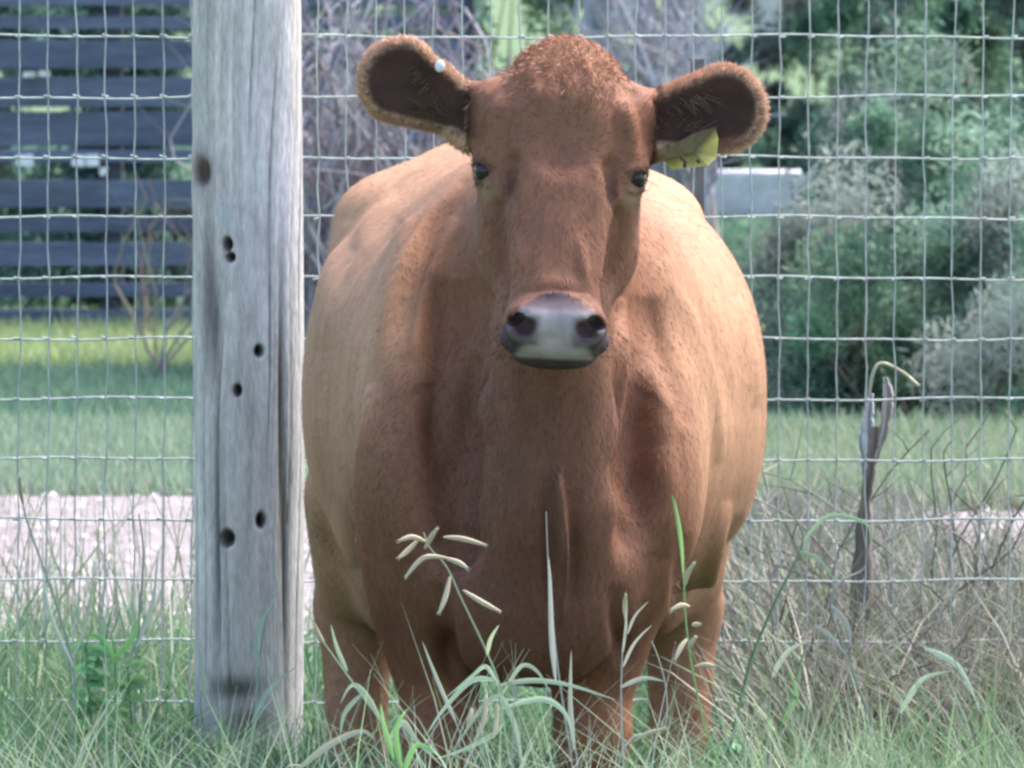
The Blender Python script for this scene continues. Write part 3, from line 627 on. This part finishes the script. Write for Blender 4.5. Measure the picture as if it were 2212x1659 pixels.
hell((.003, -.150, -.206), (.069, .066, .050), .03)
hell((.003, -.125, -.236), (.080, .064, .034), .022)
for sx in (-1, 1): hell((sx * .040 + .003, -.190, -.211), (.036, .034, 0.033), .018)
hell((.003, -.165, -.242), (.056, .040, .022), .015)
hell((.003, -.135, -.262), (.058, .046, .016), .010)
hell((0, -.095, -.245), (.045, .055, .022), .02)
# lip line, nostrils, eye sockets, grooves
for sx in (-1, 1):
    hell((sx * .043 + .004, -.226, -.215), (.0165, .03, 0.013), .006, ry=sx * 25, op='c')
    hell((sx * .057 + .004, -.203, -.204), (.015, .022, 0.009), .006, ry=sx * 30, op='c')
    hell((sx * .117, -.037, -0.002), (.021, .018, 0.016), .008, op='c')
    hcone((sx * .070, -.078, 0.015), (sx * .073, -.085, -0.030), .010, .007, .02, op='c')
    hcone((sx * .085, -.06, -0.060), (sx * .062, -.115, -0.150), .012, .010, .03, op='c')
hcone((-.055, -.190, -.269), (.06, -.190, -.269), .005, .005, .005, op='c')
hell((0, -.105, 0.060), (.045, .02, 0.050), .03, op='c')
# lids
for sx in (-1, 1):
    for dz, r_ in ((.016, .0075), (-.015, .006)):
        hcone((sx * .096, -.050, dz * .7), (sx * .120, -.030, dz), r_, r_, .008)
# ears: flattened cups
def wp(px, py, Y): q = P(px, py, Y); return np.array([q.x, q.y, q.z])
EAR = [((1000, 240), 56, (868, 176), 92), ((1412, 262), 60, (1560, 236), 93)]
for (b0_, rb_, t0_, rt_) in EAR:
    k = 1 / 1474.; a = wp(*b0_, 12.045); b = wp(*t0_, 12.03)
    cone(a, b, rb_ * k, rt_ * k, .02, s=(1, .42, 1))
    a2 = a - np.array([0, .032, 0]); b2 = b - np.array([0, .030, 0])
    cone(a2 + (b2 - a2) * .05, b2, (rb_ - 14) * k, (rt_ - 13) * k, .008, 'c', s=(1, .42, 1))
# notch in the ear on the left of the photo, where a tag pin sits
q = wp(950, 118, 12.03); ell(q, (.014, .05, .008), .006, rotm(0, 35, 0), op='c')

def surf(px, py, y0=11.75, y1=14.2):
    """depth of the first surface along the ray through a photo point"""
    for Y in np.arange(y0, y1, .006):
        p = P(px, py, Y); i = np.searchsorted(xs, p.x); j = np.searchsorted(ysg, Y); l = np.searchsorted(zs, p.z)
        if 0 < i < len(xs) and 0 < j < len(ysg) and 0 < l < len(zs) and G[i, j, l] < 0: return p
    return None
def surface_nets(F, X, Y_, Z):
    ins = F < 0; nx_, ny_, nz_ = F.shape
    acc = np.zeros((nx_ - 1, ny_ - 1, nz_ - 1, 3), dtype=np.float32); cnt = np.zeros((nx_ - 1, ny_ - 1, nz_ - 1), dtype=np.uint8)
    co_ = (X.astype(np.float32), Y_.astype(np.float32), Z.astype(np.float32))
    idxs = {}
    for ax in range(3):
        s0 = [slice(None)] * 3; s1 = [slice(None)] * 3; s0[ax] = slice(0, -1); s1[ax] = slice(1, None)
        ch = ins[tuple(s0)] != ins[tuple(s1)]; I = np.argwhere(ch); idxs[ax] = I
        J = I.copy(); J[:, ax] += 1; f0 = F[tuple(I.T)]; f1 = F[tuple(J.T)]; t = f0 / (f0 - f1)
        p = np.stack([co_[d][I[:, d]] for d in range(3)], 1); p[:, ax] += t * (co_[ax][J[:, ax]] - co_[ax][I[:, ax]])
        o = [d for d in range(3) if d != ax]
        for da in (0, 1):
            for db in (0, 1):
                K = I.copy(); K[:, o[0]] -= da; K[:, o[1]] -= db
                ok = (K >= 0).all(1) & (K[:, 0] < nx_ - 1) & (K[:, 1] < ny_ - 1) & (K[:, 2] < nz_ - 1)
                np.add.at(acc, tuple(K[ok].T), p[ok]); np.add.at(cnt, tuple(K[ok].T), 1)
    cells = np.argwhere(cnt > 0); vid = np.full(cnt.shape, -1, dtype=np.int64); vid[tuple(cells.T)] = np.arange(len(cells))
    V = acc[tuple(cells.T)] / cnt[tuple(cells.T)][:, None]; faces = []
    for ax in range(3):
        I = idxs[ax]; o = [(ax + 1) % 3, (ax + 2) % 3]; q = []
        for da, db in ((0, 0), (1, 0), (1, 1), (0, 1)):
            K = I.copy(); K[:, o[0]] -= da; K[:, o[1]] -= db; K = np.clip(K, 0, [nx_ - 2, ny_ - 2, nz_ - 2]); q.append(vid[tuple(K.T)])
        q = np.stack(q, 1); flip = ins[tuple(I.T)]; q[~flip] = q[~flip][:, ::-1]
        faces.append(q[(q >= 0).all(1)])
    return V, np.concatenate(faces)
V, F = surface_nets(G, xs, ysg, zs)
# keep the biggest piece: drop faces far from it is not needed; relax a little
def relax(V, F, it):
    E = np.concatenate([F[:, [0, 1]], F[:, [1, 2]], F[:, [2, 3]], F[:, [3, 0]]])
    for _ in range(it):
        S = np.zeros_like(V); n_ = np.zeros(len(V)); np.add.at(S, E[:, 0], V[E[:, 1]]); np.add.at(S, E[:, 1], V[E[:, 0]])
        np.add.at(n_, E[:, 0], 1); np.add.at(n_, E[:, 1], 1); V = V * .45 + .55 * S / n_[:, None]
    return V.astype(np.float32)
V = relax(V, F, 2)

def disp(V):
    """photo coordinates of world points"""
    ct, st = math.cos(PITCH), math.sin(PITCH); z = V[:, 2] - HC; dep = V[:, 1] * ct - z * st; up = V[:, 1] * st + z * ct
    return CX + FPX * V[:, 0] / dep, CY - FPX * up / dep
# skin folds, muscle edges and face bones: ridges (+) and grooves (-) raised on the surface, width in photo units, height in metres
BODY_FOLDS = [([(985, 600), (985, 800), (972, 960), (990, 1140)], 50, -.015), ([(1405, 640), (1398, 820), (1384, 1000), (1400, 1120)], 40, -.016),
  ([(1000, 400), (930, 480), (880, 570), (840, 700), (812, 820)], 15, .014), ([(990, 470), (950, 560), (915, 660), (890, 780)], 15, .009),
  ([(965, 600), (942, 760), (932, 880), (945, 1000)], 30, -.014), ([(805, 830), (796, 980), (802, 1110), (820, 1250), (850, 1400), (885, 1540)], 11, .020),
  ([(772, 880), (768, 1050), (785, 1220), (815, 1380)], 18, -.008), ([(745, 470), (715, 600), (700, 760)], 22, .007), ([(870, 470), (800, 590), (765, 740)], 20, -.007),
  ([(1046, 760), (1053, 860), (1062, 960)], 10, .012), ([(1340, 640), (1342, 760), (1334, 880), (1318, 1000)], 13, .013), ([(1378, 740), (1372, 900), (1362, 1020), (1385, 1190)], 30, -.013),
  ([(1012, 760), (1012, 900), (1000, 1030)], 24, -.013), ([(1192, 960), (1208, 1080), (1215, 1200), (1208, 1350)], 11, .019), ([(1178, 1030), (1186, 1150), (1190, 1330)], 12, -.006), ([(1236, 1060), (1240, 1180), (1234, 1310)], 14, -.005),
  ([(1330, 1060), (1362, 1130), (1400, 1200)], 26, .005), ([(1430, 560), (1490, 700), (1535, 860), (1556, 1000)], 18, .010), ([(1400, 640), (1445, 780), (1486, 930)], 20, -.007), ([(1490, 620), (1560, 780), (1590, 920)], 18, -.005),
  ([(1590, 640), (1622, 760), (1634, 880)], 14, .006), ([(1575, 1080), (1540, 1200), (1516, 1310), (1520, 1430)], 14, .012), ([(1600, 1110), (1566, 1220), (1548, 1330)], 12, -.007), ([(1480, 1150), (1470, 1280), (1476, 1400)], 18, -.008),
  ([(940, 1250), (962, 1380), (985, 1480)], 20, -.014), ([(1330, 1260), (1340, 1370), (1350, 1450)], 18, -.012), ([(880, 950), (872, 1080), (900, 1210)], 40, .008), ([(1420, 960), (1440, 1080), (1420, 1200)], 36, .008),
  ([(920, 1200), (990, 1150), (1060, 1180)], 16, -.004), ([(690, 900), (700, 1100), (720, 1280)], 26, -.006), ([(860, 420), (800, 480), (770, 540)], 16, .005), ([(1060, 1060), (1050, 1200), (1080, 1330)], 22, -.005), ([(1130, 960), (1140, 1080), (1150, 1200)], 26, .005)]
HEAD_FOLDS = [([(1088, 190), (1062, 255), (1056, 330)], 13, .006), ([(1348, 205), (1364, 275), (1362, 345)], 13, .006), ([(1110, 200), (1090, 280), (1088, 340)], 12, -.004), ([(1322, 220), (1334, 290), (1334, 350)], 12, -.004),
  ([(1104, 365), (1110, 400), (1100, 432)], 8, -.006), ([(1326, 372), (1318, 410), (1326, 440)], 8, -.006), ([(1120, 350), (1128, 430), (1120, 500)], 12, .003), ([(1300, 360), (1292, 440), (1296, 520)], 12, .003),
  ([(1070, 470), (1086, 550), (1100, 620)], 15, -.005), ([(1345, 480), (1322, 560), (1300, 630)], 15, -.005), ([(1118, 520), (1126, 590)], 12, .003), ([(1246, 500), (1262, 590), (1280, 650)], 12, .005), ([(1190, 480), (1192, 600)], 26, -.003),
  ([(1040, 330), (1058, 344), (1062, 372)], 6, .003), ([(1345, 372), (1372, 362), (1392, 368)], 6, .003), ([(1044, 400), (1070, 396)], 7, .004), ([(1352, 412), (1376, 410)], 7, .004),
  ([(1160, 120), (1150, 170), (1170, 230)], 14, .004), ([(1250, 110), (1275, 170), (1250, 230)], 14, .004), ([(1205, 130), (1210, 200), (1200, 260)], 12, -.003), ([(1300, 130), (1345, 180), (1378, 220)], 10, -.005), ([(1130, 130), (1080, 170), (1050, 195)], 10, -.004),
  ([(1060, 440), (1050, 520), (1066, 600)], 16, .003), ([(1120, 634), (1195, 622), (1275, 634)], 7, -.003)]
def polyd(px, py, path):
    """squared distance to the path, and a weight fading out towards its two ends"""
    d = np.full(px.shape, 1e9); wt = np.zeros(px.shape)
    path = [tuple(p)[:2] for p in smooth_path([(x, y, 0) for x, y in path], 5)]; L = [math.dist(a, b) for a, b in zip(path[:-1], path[1:])]; tot = sum(L); s0 = 0
    for (x0, y0), (x1, y1), l_ in zip(path[:-1], path[1:], L):
        vx, vy = x1 - x0, y1 - y0; t = np.clip(((px - x0) * vx + (py - y0) * vy) / (vx * vx + vy * vy + 1e-9), 0, 1)
        q = (px - x0 - t * vx) ** 2 + (py - y0 - t * vy) ** 2; u = (s0 + t * l_) / tot; k = q < d
        d = np.where(k, q, d); wt = np.where(k, np.clip(np.sin(np.pi * np.clip(u, 0, 1)), 0, 1) ** .8, wt); s0 += l_
    return d, wt
def apply_folds(V, N, folds_, cond):
    I = np.where(cond)[0]; px, py = disp(V[I]); h = np.zeros(len(I))
    for path, w_, a_ in folds_:
        X0 = min(p[0] for p in path) - 3 * w_; X1 = max(p[0] for p in path) + 3 * w_; Y0 = min(p[1] for p in path) - 3 * w_; Y1 = max(p[1] for p in path) + 3 * w_
        k = np.where((px > X0) & (px < X1) & (py > Y0) & (py < Y1))[0]
        if len(k): q, wt = polyd(px[k], py[k], path); h[k] += a_ * 1.5 * wt * np.exp(-q / w_ ** 2)
    V[I] += N[I] * h[:, None]
def normals(V):
    fn = np.cross(V[F[:, 2]] - V[F[:, 0]], V[F[:, 3]] - V[F[:, 1]]); N = np.zeros_like(V)
    for i in range(4): np.add.at(N, F[:, i], fn)
    return fn, N / (np.linalg.norm(N, axis=1)[:, None] + 1e-9)
fn, N = normals(V)
hd_ = (V[:, 1] < 12.12) & (V[:, 2] > .93) & (np.abs(V[:, 0] - .07) < .14)
apply_folds(V, N, BODY_FOLDS, ~hd_ & (V[:, 1] > 12.0) & (V[:, 1] < 13.7) & (N[:, 1] < .1))
apply_folds(V, N, [(a, b, c_ * .8) for a, b, c_ in HEAD_FOLDS], hd_ & (N[:, 1] < .1))
V += N * (.0011 * sines(V * np.array([1, .7, .25]), 41, 22, 2) * (V[:, 1] > 12.12))[:, None].astype(np.float32)   # uneven muscle under the skin
fn, N = normals(V)
# pigment, with some light and shade painted into the coat
def local(V):
    x = V[:, 0] - O[0]; z = V[:, 2] - O[2]
    return x * math.cos(ROLL) - z * math.sin(ROLL), V[:, 1] - O[1], x * math.sin(ROLL) + z * math.cos(ROLL)
def sm(a, b, x): t = np.clip((x - a) / (b - a), 0, 1); return t * t * (3 - 2 * t)
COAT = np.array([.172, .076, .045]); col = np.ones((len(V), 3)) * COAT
streak = sines(V * np.array([1, .8, .16]), 21, 30, 4); blot = sines(V, 22, 7, 3)
col *= (1 + .10 * streak + .09 * blot)[:, None]
lx, ly, lz = local(V); head = sm(12.2, 12.12, V[:, 1]) * sm(-.30, -.24, lz)
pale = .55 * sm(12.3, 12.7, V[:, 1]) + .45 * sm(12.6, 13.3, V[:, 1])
pale = np.maximum(pale, .8 * sm(.13, .25, np.abs(V[:, 0] - .045) + .02 * sines(V, 71, 9, 2)) * sm(12.2, 12.36, V[:, 1]) * sm(.45, .80, V[:, 2]) * sm(1.6, 1.2, V[:, 2])) ; col = col * (1 - pale[:, None]) + col * np.array([2.15, 2.75, 2.9]) * pale[:, None]  # barrel and shoulders painted paler for the light falling on them
def mixc(c, m_): global col; m_ = np.clip(m_, 0, 1)[:, None]; col = col * (1 - m_) + np.array(c) * m_
mixc((.205, .094, .064), head * .7)
mixc((.115, .055, .042), .6 * np.exp(-(((V[:, 0] - .04) / .17) ** 4)) * sm(12.5, 12.3, V[:, 1]) * sm(1.0, .86, V[:, 2]) * sm(.40, .50, V[:, 2]) * (1 - head))                                            # shade on chest and throat painted into the coat colour
mixc((.30, .15, .088), .5 * head * sm(.10, .20, lz))
mixc((.12, .07, .055), .55 * np.exp(-(((np.abs(lx) - .073) / .012) ** 2 + ((lz + .02) / .03) ** 2)) * (ly < .03))
mixc((.36, .27, .20), .4 * np.exp(-(((np.abs(lx) - .105) / .014) ** 2 + ((lz + .028) / .014) ** 2)) * (ly < .03))   # pale ring under the eye
mixc((.06, .045, .045), .9 * np.exp(-(((np.abs(lx) - .116) / .013) ** 2 + ((lz - .001) / .017) ** 2)) * (ly < .0))
# inner ears: dark brown fur, with shade painted in as well
for (b0_, rb_, t0_, rt_) in EAR:
    k = 1 / 1474.; a = wp(*b0_, 12.045); b = wp(*t0_, 12.03); ba = (b - a)[[0, 2]]; pa = V[:, [0, 2]] - a[[0, 2]]
    h = np.clip((pa @ ba) / (ba @ ba), -.25, 1); d = np.linalg.norm(pa - h[:, None] * ba, axis=1) - ((rb_ - 14) + ((rt_ - 15) - (rb_ - 14)) * np.clip(h, 0, 1)) * k
    wob = .006 * sines(V, 31, 60, 2); m_ = sm(.004, -.006, d + wob) * sm(.02, -.12, N[:, 1]) * (V[:, 1] < 12.09) * sm(.118, .140, np.abs(lx))
    mixc((.034, .018, .017), m_ * (.90 + .08 * sines(V * np.array([.3, 1, 1]), 33, 120, 2)))
    rim = sm(-.006, .006, d) * sm(.05, .0, np.abs(d - .01)) * (np.abs(lx) > .14); mixc((.66, .42, .30), rim * .9)  # backlight along the ear rims painted as pale colour
# muzzle: dark lips round a pale grey pad, T-shaped
mx_ = lx - .004; mz_ = lz + .004; dx_ = np.abs(mx_); wv = .0015 * sines(V, 51, 90, 2)
hw = .058 + .030 * sm(-.165, -.235, mz_); ring = sm(1.03, .95, np.sqrt((mx_ / hw) ** 2 + ((mz_ + .222) / .064) ** 2) + wv * 12) * (ly < -.07)
mixc((.048, .034, .045), ring * .96)
mixc((.15, .105, .115), np.exp(-(((mz_ + .176) / .008) ** 2 + (mx_ / .034) ** 2)) * (ly < -.1) * .8)
top = 1.1 * np.exp(-(((mz_ + .190 - .02 * np.minimum(dx_, .05) + wv) / .0080) ** 2)) * sm(.062, .048, dx_)
mid = sm(.038, .018, dx_ + wv * 2) * sm(-.182, -.192, mz_) * sm(-.259, -.253, mz_)
fl = sm(.054, .040, dx_ - np.clip((-mz_ - .235) * .45, 0, .014)) * sm(-.228, -.242, mz_ + wv) * sm(-.259, -.253, mz_)
pad = np.clip(np.maximum(np.maximum(top, mid), fl), 0, 1) * (ly < -.10)
mixc((.31, .262, .275), pad * (.84 + .12 * sines(V, 61, 160, 2)))
nos = np.exp(-(((dx_ - .044) / .0165) ** 2 + ((mz_ + .210) / .0145) ** 2) ** 2); mixc((.06, .035, .035), nos * .9 * (ly < -.1))
ring2 = np.exp(-((np.sqrt(((dx_ - .044) / .024) ** 2 + ((mz_ + .210) / .021) ** 2) - 1) / .2) ** 2) * (dx_ > .03) * (mz_ < -.205); mixc((.24, .20, .22), ring2 * .35 * (ly < -.12))
skin = np.clip(ring + pad, 0, 1) * (ly < -.07)
hoof = sm(.075, .055, V[:, 2]); mixc((.05, .045, .04), hoof)
legs = sm(.5, .3, V[:, 2]); mixc((.22, .095, .055), legs * .5)
M_coat = material('cow_coat', (1, 1, 1), .62, noise=((26, .88, 1.1),), bump=(90, .35, .003), sheen=0, spec=.08, stretch=(1, 1, .35))
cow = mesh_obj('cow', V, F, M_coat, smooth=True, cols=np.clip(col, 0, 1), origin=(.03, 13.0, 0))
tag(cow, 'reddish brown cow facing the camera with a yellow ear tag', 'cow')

# coat hairs over the surface
fa = np.linalg.norm(fn, axis=1) / 2; fc = V[F].mean(1); fN = fn / (2 * fa[:, None] + 1e-12)
hx_, hy_, hz_ = local(fc); hskin = skin[F[:, 0]]
wgt = fa * (fN[:, 1] < .55) * (fc[:, 2] > .2) * (hskin < .3)
px_, py_ = disp(fc); earm = (np.abs(hx_) > .135) & (fc[:, 2] > 1.1) & (fc[:, 1] < 12.12)
wgt = wgt * np.where(fc[:, 1] < 12.3, 1.6, 1) * np.where(earm, 2.2, 1)
def hairs(n, pick, ln, wd, flow, lift, name, colk=1.0, jit=.25):
    p_ = pick / pick.sum(); k = rng.choice(len(fc), n, p=p_); r = rng.random((n, 2)); q = F[k]
    pos = (V[q[:, 0]] * ((1 - r[:, :1]) * (1 - r[:, 1:])) + V[q[:, 1]] * (r[:, :1] * (1 - r[:, 1:])) + V[q[:, 2]] * r[:, :1] * r[:, 1:] + V[q[:, 3]] * (1 - r[:, :1]) * r[:, 1:])
    nn = fN[k]; d = flow(pos, k) + rng.normal(0, jit, (n, 3)); d -= (d * nn).sum(1)[:, None] * nn; d /= np.linalg.norm(d, axis=1)[:, None] + 1e-9
    s_ = np.cross(d, nn); L = (rng.uniform(*ln, n) if not callable(ln) else ln(pos, k))[:, None]; W = rng.uniform(*wd, n)[:, None]
    up = (rng.uniform(*lift, n) if not callable(lift) else lift(pos, k))[:, None]
    tip = pos + d * L + nn * up * L; b = pos - nn * .0005
    Vh = np.stack([b - s_ * W / 2, b + s_ * W / 2, b + d * L * .55 + nn * up * L * .75 + s_ * W * .3, tip], 1).reshape(-1, 3)
    c = np.clip(col[q[:, 0]] * rng.uniform(.76, 1.28, (n, 1)) * colk, 0, 1)
    return mesh_obj(name, Vh, np.arange(n * 4).reshape(n, 4), M_hair, cow, cols=np.repeat(c, 4, axis=0))
M_hair = material('cow_hair', (1, 1, 1), .6, spec=.15, trans=.15)
def mk(V_): return V_
cow_loc = cow.location
def body_flow(pos, k):
    d = np.tile(np.array([[0, .35, -1.0]]), (len(pos), 1)); hd = (pos[:, 1] < 12.15) & (pos[:, 2] > .95) & (np.abs(pos[:, 0] - .07) < .14)
    d[hd] = np.stack([np.sign(pos[hd, 0] - .07) * .5 * (np.abs(pos[hd, 0] - .07) > .02), np.zeros(hd.sum()), np.where(pos[hd, 2] > 1.33, .9, -.9)], 1)
    fr = hd & (pos[:, 2] > 1.17); wx_ = pos[fr, 0] - .073; wz_ = pos[fr, 2] - 1.262; q_ = np.hypot(wx_, wz_) + 1e-4
    d[fr] = np.stack([wx_ / q_ - .5 * wz_ / q_, np.zeros(fr.sum()), wz_ / q_ + .5 * wx_ / q_], 1)
    return d
hairs(210000, wgt * ~earm, (.006, .014), (.0009, .0018), body_flow, (.06, .25), 'coat_hair')
def ear_flow(pos, k):
    sx = np.sign(pos[:, 0] - .07); cx_ = np.where(sx < 0, wp(900, 190, 12)[0], wp(1530, 240, 12)[0]); cz_ = np.where(sx < 0, wp(900, 190, 12)[2], wp(1530, 240, 12)[2])
    d = np.stack([np.maximum((pos[:, 0] - cx_) * sx, .025) * sx, np.zeros(len(pos)), pos[:, 2] - cz_], 1); return d / (np.linalg.norm(d, axis=1)[:, None] + 1e-6)
hairs(34000, fa * earm * np.where(col[F[:, 0], 0] < .14, .6, 1.3), lambda p_, k: rng.uniform(.004, .013, len(k)) * np.where(col[F[k, 0], 0] < .14, .6, 1), (.0006, .0012), ear_flow, lambda p_, k: np.where(col[F[k, 0], 0] < .14, rng.uniform(.05, .2, len(k)), rng.uniform(.2, .7, len(k))), 'ear_hair', jit=.3)
poll = fa * sm(.09, .17, hz_ + .25 * 0) * sm(.10, .06, np.abs(hx_)) * (fc[:, 1] < 12.15)
def poll_flow(pos, k): return np.stack([(pos[:, 0] - .08) * 6, np.zeros(len(pos)) - .1, np.where(pos[:, 2] > 1.37, .9, .35)], 1)
hairs(3200, poll, (.008, .018), (.0009, .0018), poll_flow, (.1, .6), 'poll_tuft', 1.2, .5)

# long loose hairs inside the ears, whiskers round the muzzle
for (b0_, rb_, t0_, rt_), sg in zip(EAR, (-1, 1)):
    mb = MB(); k_ = 1 / 1474.
    for i in range(260):
        t = rng.uniform(-.1, .75); a = wp(*b0_, 12.045) * (1 - t) + wp(*t0_, 12.03) * t; r_ = (rb_ + (rt_ - rb_) * t - 26) * k_; e = rng.choice([-1, 1]) * rng.uniform(.55, 1)
        p0 = Vector(a) + Vector((0, -.014, e * r_)); d = Vector((sg * rng.uniform(.2, 1), rng.uniform(-.35, .05), -e * rng.uniform(.1, 1.0))).normalized() * rng.uniform(.015, .035)
        cc = (.17, .10, .07) if rng.random() < .4 else (.09, .05, .04); mb.tube([p0, p0 + d * .5, p0 + d + Vector((0, 0, -.003))], [.0007, .0005, .0002], 3, cc)
    mb.build('inner_ear_hair', M_hair, cow)
for sx in (-1, 1):
    mb = MB()
    for i in range(24):
        a = Vector(H(sx * rng.uniform(.045, .082), rng.uniform(-.19, -.13), rng.uniform(-.265, -.215))); d = Vector((sx * rng.uniform(.3, 1), rng.uniform(-.6, 0), rng.uniform(-.9, .1))).normalized() * rng.uniform(.02, .04)
        mb.tube([a, a + d * .5, a + d + Vector((0, 0, -.004))], [.0006, .0004, .0002], 3, (.09, .06, .05))
    mb.build('whiskers', M_hair, cow)
# eyes
def ball(name, c, r, mat, parent, seg_=24, ring_=16, sc=(1, 1, 1)):
    v = []; f = []
    for i in range(ring_ + 1):
        a = math.pi * i / ring_
        for j in range(seg_):
            b = 2 * math.pi * j / seg_; v.append((c[0] + r * sc[0] * math.sin(a) * math.cos(b), c[1] + r * sc[1] * math.sin(a) * math.sin(b), c[2] + r * sc[2] * math.cos(a)))
    for i in range(ring_):
        for j in range(seg_): f.append((i * seg_ + j, (i + 1) * seg_ + j, (i + 1) * seg_ + (j + 1) % seg_, i * seg_ + (j + 1) % seg_))
    return mesh_obj(name, v, f, mat, parent, True)
M_eye = material('eye', (.012, .009, .010), .18, col=False, spec=.3)
for sx in (-1, 1):
    ball('eye', H(sx * .1055, -.027, 0), .0205, M_eye, cow); mb = MB()
    for i in range(22):                                                       # lashes on the upper lid
        t = i / 21; a = Vector(H(sx * (.092 + .030 * t), -.056 + .030 * t, .013 - .006 * abs(t - .4))); d = Vector((sx * (.3 + .5 * t), -.8 + .5 * t, -.15 + rng.uniform(-.2, .2))).normalized() * .014
        mb.tube([a, a + d * .55 + Vector((0, 0, -.0015)), a + d + Vector((0, 0, .001))], [.0006, .0005, .0002], 3, (.05, .035, .03))
    mb.build('eyelashes', M_hair, cow)
# ear tag (yellow, folded, with a dark smudge) hanging in the right-hand ear and a white stud in the other
M_tag = material('yellow_plastic', (1, 1, 1), .85, spec=.1, noise=(60, .8, 1.1))
mb = MB(); YT = 11.985; out = [(1432, 345), (1445, 318), (1500, 288), (1545, 275), (1552, 300), (1548, 340), (1530, 358), (1490, 362), (1450, 366)]
a_ = [P(x, y, YT + .02 * (i % 3) * .3) for i, (x, y) in enumerate(out)]; ctr = sum(a_, Vector()) / len(a_)
n_ = len(a_); v = [tuple(p) for p in a_] + [tuple(p + Vector((0, .004, 0))) for p in a_] + [tuple(ctr - Vector((0, .008, 0))), tuple(ctr + Vector((0, .002, 0)))]
f = [(i, (i + 1) % n_, 2 * n_) for i in range(n_)] + [(n_ + (i + 1) % n_, n_ + i, 2 * n_ + 1) for i in range(n_)] + [(i, n_ + i, n_ + (i + 1) % n_, (i + 1) % n_) for i in range(n_)]
tc_ = []
for i in range(len(v)):
    y = out[i % n_][1] if i < 2 * n_ else 320; tc_.append((.56, .47, .17) if (i < 2 * n_ and (y > 350 or out[i % n_][0] > 1547)) else (.10, .08, .04))
tg = mesh_obj('ear_tag', v, f, M_tag, cow, cols=np.array(tc_)); tg['label'] = 'dirty yellow plastic ear tag'
mb = MB()
for pth, r_ in (([(1470, 338), (1480, 350), (1478, 362)], .003), ([(1505, 345), (1512, 352)], .003)): mb.tube([P(x, y, 11.974) for x, y in pth], r_, 5, (.06, .05, .03))
mk_ = mb.build('tag_mark', M_tag, cow)
p = P(950, 143, 12.005); ball('tag_stud', (p.x, p.y, p.z), .0075, M_white, cow, 12, 8, (1, .8, 1.2))
